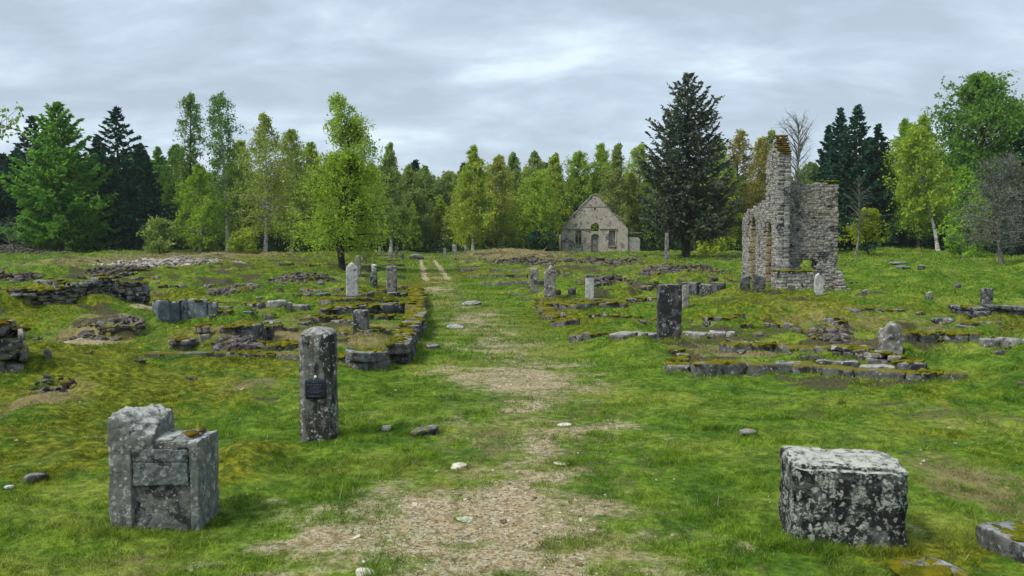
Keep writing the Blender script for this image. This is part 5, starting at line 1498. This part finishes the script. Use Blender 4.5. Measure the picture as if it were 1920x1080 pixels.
for i, (px, d, tp, hw, lf, lab) in enumerate([
    (455, 118, 255, 46, LF_olive, "pale birch in the gap right of the tall twin birches"),
    (335, 122, 262, 45, LF_deep, "green birch behind the small fresh birch at the twin birches"),
    (548, 112, 232, 44, LF_olive, "birch just right of the white-trunked olive birch"),
    (585, 116, 258, 42, LF_birch, "yellow-green birch behind the left shoulder of the big grave birch"),
    (625, 112, 280, 45, LF_birch, "birch hidden behind the big grave birch"),
    (700, 114, 300, 40, LF_birch, "birch just behind the right flank of the big grave birch"),
    (733, 106, 258, 27, LF_dull, "thin airy birch right of the big grave birch"),
    (768, 116, 300, 34, LF_dull, "dull green tree over the start of the track"),
    (797, 122, 304, 34, LF_dull, "grey-green tree behind the track end"),
    (838, 124, 318, 44, LF_dull, "darker low-crowned tree right of the track end"),
    (887, 103, 264, 36, LF_birch, "tall birch with white trunk above the track-end stones"),
    (876, 106, 330, 26, LF_birch, "lower white-stemmed birch beside the tall track-end birch"),
    (937, 109, 285, 42, LF_olive, "broad olive tree midway between track end and chapel"),
    (962, 122, 277, 28, LF_dull, "airy-topped birch behind the broad olive tree"),
    (1008, 106, 318, 40, LF_birch, "bright birch left of the chapel"),
    (1003, 122, 274, 32, LF_dull, "lollipop-topped birch rising behind the bright birch left of the chapel"),
    (1041, 118, 278, 34, LF_birch, "birch over the chapel's left eave"),
    (1083, 118, 276, 34, LF_birch, "birch with small round top left of the chapel peak"),
    (1127, 120, 258, 32, LF_birch, "tall birch right above the chapel peak"),
    (1157, 114, 258, 30, LF_dull, "slender birch with white trunk at the chapel's right slope"),
    (1200, 120, 262, 34, LF_birch, "birch between the chapel and the big fir"),
    (1236, 116, 330, 34, LF_bright, "bright low birch tucked against the big fir's left side"),
    (1345, 108, 250, 38, LF_birch, "birch touching the big fir's right side"),
    (1382, 110, 236, 42, LF_brown, "budding brownish tree between the big fir and the tall ruin"),
    (1425, 114, 246, 40, LF_brown, "rusty budding tree just left of the tall ruin's peak"),
    (1442, 122, 232, 20, LF_dull, "thin tree top showing beside the tall ruin's peak"),
    (1515, 118, 300, 40, LF_deep, "green tree above the tall ruin's flat wall"),
    (1548, 114, 330, 34, LF_dull, "pale tree at the tall ruin's top right corner"),
    (1688, 104, 212, 44, LF_bright, "light green birch right of the dark spruce group"),
    (1722, 100, 205, 46, LF_birch, "tall light birch behind the leaning birch")]):
    white = 'white' in lab
    hw = hw * 1.2
    T(lab, px, d, tp, hw, 'b', lf, BK_birch if white or i % 3 == 0 else BK_dark, 'birch_tree' if lf not in (LF_brown,) else 'budding_tree', group=GB, seed=40 + i, prof=(NARROW, BIRCH, OVAL)[i % 3] if hw > 30 else TOPPY,
      nl=85, ntw=13, nleaf=17 if lf is not LF_brown else 11, z0=0.14, hang=0.6, s=0.14)
# big fir
T("huge dark fir with ragged grey-green top standing alone before the forest", 1286, 80, 140, 82, 'c', LF_fir, BK_dark, 'fir_tree', seed=71, nl=230, dens=56, z0=0.14, s=0.145, el_top=0.5, el_bot=-0.10, sparse_top=0.66, ragged=0.27, tr=0.42, sag=0.16, up=0.22,
  prof=[(0, 0.95), (0.12, 1.0), (0.4, 0.98), (0.58, 0.75), (0.72, 0.66), (0.8, 0.52), (0.92, 0.26), (1, 0.04)])
# bare trees
T("leafless rounded tree crown against the sky behind the tall ruin", 1492, 96, 218, 46, 'b', None, BK_grey, 'bare_tree', seed=81, prof=[(0, 0.1), (0.5, 0.9), (0.7, 1.15), (0.9, 1.0), (1, 0.5)], nl=44, ntw=16, nleaf=1, z0=0.5, hang=-0.1, droop=-0.05, el=(0.95, 0.45), bare=True)
T("small bare grey tree right of the tall ruin", 1604, 84, 322, 34, 'b', None, BK_grey, 'bare_tree', seed=82, prof=OVAL, nl=46, ntw=8, nleaf=1, z0=0.3, hang=0.0, el=(0.9, 0.6), bare=True)
T("yellow-green bushy sapling right of the small bare tree", 1628, 86, 392, 38, 'b', LF_yell, BK_dark, 'sapling', seed=83, prof=OVAL, nl=40, ntw=9, nleaf=14, z0=0.25, hang=0.1, s=0.13)
T("grey lichen-hung leafless tree at the right edge with wide round crown", 1880, 56, 292, 78, 'b', LF_grey, BK_grey, 'bare_tree', seed=84, prof=[(0, 0.75), (0.2, 1.0), (0.5, 1.0), (0.8, 0.75), (1, 0.25)], nl=120, ntw=16, nleaf=5, z0=0.17, hang=0.25, s=0.055, tr=0.17, bare=True, spread=0.06)
# right group
for i, (px, d, tp, hw, lab) in enumerate([(1570, 113, 203, 32, "slim dark spruce left of the tallest spruce right of the ruin"), (1601, 104, 197, 50, "tallest dark spruce right of the tall ruin"), (1641, 106, 234, 34, "dark spruce right of the tallest one by the ruin"),
    (1549, 118, 236, 28, "spruce top peeping over the ruin's flat wall"), (1665, 116, 300, 44, "dark spruce filling the shade behind the birches on the right"),
    (1921, 92, 222, 50, "dark spruce at the right edge of the view"), (1760, 116, 300, 60, "dark spruce behind the leaning birch's trunk"), (1830, 112, 320, 60, "dark spruce below the great deep green tree"), (1885, 100, 300, 50, "dark spruce behind the grey leafless tree")]):
    T(lab, px, d, tp, hw * 1.3, 'c', LF_spruce, BK_dark, 'spruce_tree', group=GSp, seed=90 + i, dens=40)
T("great deep green tree with tall domed crown at the right", 1828, 96, 128, 108, 'b', LF_deep, BK_dark, 'broadleaf_tree', seed=101, prof=OVAL, nl=170, ntw=10, nleaf=19, z0=0.2, hang=0.4, s=0.21, tr=0.35)
T("leaning white-trunked birch with a loose pale crown at the right", 1759, 88, 232, 62, 'b', LF_birch, BK_birch, 'birch_tree', group=GB, seed=102, prof=[(0, .2), (.3, .8), (.6, 1), (.85, .7), (1, .2)], nl=85, ntw=9, nleaf=15, z0=0.32, hang=0.8, s=0.17, lean=(-2.9, 0), bend=0.3)
T("small bright green birch between the leaning birch and the grey tree", 1803, 76, 306, 40, 'b', LF_bright, BK_birch, 'birch_tree', group=GB, seed=103, prof=NARROW, nl=75, ntw=9, nleaf=16, z0=0.1, hang=0.5, s=0.14)
T("light green tree right of the great deep green one", 1890, 104, 175, 48, 'b', LF_deep, BK_dark, 'broadleaf_tree', seed=104, prof=OVAL, nl=70, ntw=9, nleaf=16, z0=0.25, s=0.22)
# shrubs at the forest foot
for i, (px, d, tp, hw, lf, lab) in enumerate([(18, 86, 405, 45, None, "bare grey bush before the dark trees at the left edge"), (300, 94, 412, 38, LF_dull, "dull green bush under the dark spruces left"), (465, 96, 432, 30, LF_birch, "low bush at the foot of the white-trunked olive birch"),
     (1015, 104, 432, 30, LF_spruce, "dark low bush left of the chapel"), (1545, 96, 400, 30, LF_dull, "green bush peeping out right of the ruin wall"), (400, 98, 430, 26, LF_dull, "low bush between the tall twin birches"), (1330, 96, 440, 26, LF_birch, "low green bush right of the big fir's trunk")]):
    T(lab, px, d, tp, hw, 'b', lf, BK_grey if lf is None else BK_dark, 'bush', 'bush', group='bushes at the foot of the forest', seed=120 + i, prof=OVAL, nl=34, ntw=9, nleaf=14, z0=0.03, hang=0.1, s=0.15, bare=lf is None)

# tree out of frame on the left whose branch reaches into view
def near_branch():
    x, y = xat(-150, 14.0), 14.0; z = hz(x, y)
    r = thing('overhanging_tree', "tree outside the left edge with one leafy branch tip hanging into view", 'tree', (x, y, z))
    Pt = trunk_path(7.5, (0.3, 0), 0.1, seed=9)
    lim = []
    tip = np.array([xat(36, 13.6) - x, -0.4, zat(243, 13.6) - z]); st = Pt[6]
    tt = np.linspace(0, 1, 14)[:, None]
    main = st + (tip - st) * tt + np.array([0, 0, 0.35]) * np.sin(tt * 3.14)
    wv, wf = join([tubes(Pt[None], (0.14 * (1 - 0.8 * np.linspace(0, 1, 14)))[None], 8), tubes(main[None], np.linspace(0.035, 0.006, 14)[None], 5)])
    o = mk('trunk', wv, wf, BK_dark); o.parent = r
    m = 90
    t_ = RNG.random(m) ** 0.6; i_ = (t_ * 12.99).astype(int)
    b_ = main[i_]; d_ = RNG.normal(size=(m, 3)) * 0.16; d_[:, 0] += 0.05
    Tw = b_[:, None] + d_[:, None] * np.linspace(0, 1, 4)[None, :, None]
    tv, tf = tubes(Tw, np.repeat(np.linspace(0.006, 0.002, 4)[None], m, 0), 3)
    o = mk('twigs', tv, tf, BK_dark); o.parent = r
    c = (b_ + d_)[np.repeat(np.arange(m), 7)] + RNG.normal(size=(m * 7, 3)) * 0.035
    lv, lf_ = leaf_quads(c, 0.045)
    up_ = Pt[np.repeat(np.arange(7, 14), 260)] + RNG.normal(size=(7 * 260, 3)) * np.array([0.75, 0.75, 0.35])
    up_ = up_[up_[:, 0] < xat(-190, 14) - x]
    l2 = leaf_quads(up_, 0.07)
    lv, lf_ = join([(lv, lf_), l2])
    o = mk('crown', lv, lf_, LF_dull, smooth=False); o.parent = r
near_branch()

# the mass of forest behind the first trees: instanced, one stuff object
def forest_mass():
    src = []
    hid = bpy.data.collections.new("forest_sources")
    for i, (kind, lf, bk_) in enumerate([('b', LF_birch, BK_dark), ('b', LF_dull, BK_birch), ('b', LF_olive, BK_dark), ('c', LF_spruce, BK_dark), ('b', LF_deep, BK_dark)]):
        if kind == 'b': g_ = broadleaf(14, 2.7, (NARROW, OVAL)[i % 2], nl=60, ntw=10, nleaf=13, s=0.22, z0=0.1, seed=200 + i, hang=0.6)
        else: g_ = conifer(14, 2.7, nl=90, dens=26, s=0.42, seed=200 + i)
        me = bpy.data.meshes.new("forest_tree")
        V = np.concatenate([g_[0], g_[4]]); nw = len(g_[0])
        F = np.concatenate([g_[1], g_[5] + nw])
        me.from_pydata(V.tolist(), [], F.tolist())
        me.materials.append(bk_); me.materials.append(lf)
        mi = np.zeros(len(F), np.int32); mi[len(g_[1]):] = 1
        me.polygons.foreach_set('material_index', mi)
        o = bpy.data.objects.new("forest_tree", me); hid.objects.link(o); src.append(o)
    pts, scl, rot, idx = [], [], [], []
    def row(d, px0, px1, stepm, top_lo, top_hi, con):
        x = xat(px0, d)
        while x < xat(px1, d):
            y = d + random.uniform(-3, 3)
            px = x / y * FPX + 960
            z = hz(x, y)
            tp = random.uniform(top_lo, top_hi)
            if px < 320 or px > 1640: tp -= 25
            Hh = zat(tp, y) - z
            c = random.random() < (con + (0.5 if px < 330 or px > 1500 else 0))
            pts.append((x, y, z - 0.2)); scl.append(Hh / 14); rot.append(random.random() * 6.28)
            idx.append(3 if c else random.choice([0, 1, 2, 1, 0]))
            x += stepm * random.uniform(0.6, 1.4)
    row(114.5, 738, 1040, 3.2, 330, 410, 0.0)
    row(119, 430, 1690, 2.7, 305, 385, 0.0)
    row(127, -260, 2180, 3.0, 308, 355, 0.06)
    row(134, -260, 2180, 3.0, 303, 345, 0.08)
    row(145, -260, 2180, 3.0, 300, 335, 0.1)
    row(160, -260, 2180, 3.2, 300, 328, 0.1)
    me = bpy.data.meshes.new("forest")
    me.from_pydata(pts, [], [])
    for nm, ty, dat in (('scl', 'FLOAT', scl), ('rot', 'FLOAT', rot)):
        a = me.attributes.new(nm, ty, 'POINT'); a.data.foreach_set('value', dat)
    a = me.attributes.new('idx', 'INT', 'POINT'); a.data.foreach_set('value', idx)
    o = bpy.data.objects.new("forest", me); COL.objects.link(o)
    tag(o, "dense mixed wood closing the clearing behind the front trees", "forest", kind='stuff')
    ng = bpy.data.node_groups.new("forest_scatter", 'GeometryNodeTree')
    ng.interface.new_socket('Geometry', in_out='INPUT', socket_type='NodeSocketGeometry')
    ng.interface.new_socket('Geometry', in_out='OUTPUT', socket_type='NodeSocketGeometry')
    gi = ng.nodes.new('NodeGroupInput'); go = ng.nodes.new('NodeGroupOutput')
    ci = ng.nodes.new('GeometryNodeCollectionInfo'); ci.inputs[0].default_value = hid; ci.inputs['Separate Children'].default_value = True
    ip = ng.nodes.new('GeometryNodeInstanceOnPoints'); ip.inputs['Pick Instance'].default_value = True
    def na(nm, ty):
        n = ng.nodes.new('GeometryNodeInputNamedAttribute'); n.data_type = ty; n.inputs[0].default_value = nm; return n.outputs[0]
    cx_ = ng.nodes.new('ShaderNodeCombineXYZ'); ng.links.new(na('rot', 'FLOAT'), cx_.inputs[2])
    ng.links.new(gi.outputs[0], ip.inputs['Points']); ng.links.new(ci.outputs[0], ip.inputs['Instance'])
    ng.links.new(na('idx', 'INT'), ip.inputs['Instance Index']); ng.links.new(na('scl', 'FLOAT'), ip.inputs['Scale']); ng.links.new(cx_.outputs[0], ip.inputs['Rotation'])
    ng.links.new(ip.outputs[0], go.inputs[0])
    md = o.modifiers.new("scatter", 'NODES'); md.node_group = ng
forest_mass()

# dark undergrowth between the trunks
def undergrowth():
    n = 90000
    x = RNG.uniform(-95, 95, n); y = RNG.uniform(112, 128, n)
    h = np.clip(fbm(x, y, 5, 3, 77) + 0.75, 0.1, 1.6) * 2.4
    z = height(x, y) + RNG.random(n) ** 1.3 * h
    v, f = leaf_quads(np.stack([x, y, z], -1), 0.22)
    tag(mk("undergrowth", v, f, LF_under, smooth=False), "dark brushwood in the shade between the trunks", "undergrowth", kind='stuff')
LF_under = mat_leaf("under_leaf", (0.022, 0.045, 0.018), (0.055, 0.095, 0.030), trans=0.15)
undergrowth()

def haze():
    v, f = cube_t(1)
    V = v * np.array([420, 420, 30.0]) + np.array([0, 300, 26.5])
    m, nt = new_mat("haze")
    p = N(nt, 'ShaderNodeVolumePrincipled', {'Color': (0.86, 0.92, 1.0, 1), 'Density': HAZE, 'Anisotropy': 0.0})
    o = N(nt, 'ShaderNodeOutputMaterial', {'Volume': p.outputs[0]})
    tag(mk("haze", V, f, m, smooth=False), kind='stuff')
HAZE = 0.00016
haze()

# ================================================================== gravel, litter, grass
chips("gravel", "pale wood chips and pebbles on the bare path", 20000, (-5, 5, 3.5, 26), 0.019, m_chip, lambda x, y: np.clip(bare_mask(x, y) * 1.3 - 0.35, 0, 1))
chips("leaf_litter", "pale dead leaves lying in the turf", 24000, (-20, 20, 3.5, 30), 0.015, m_leaf, lambda x, y: np.clip(0.22 + 0.6 * mask(DRY_W, x, y) + 0.25 * mask(MOSS_W, x, y), 0, 1) * (fbm(x, y, 1.2, 3, 5) > -0.12))
blades()
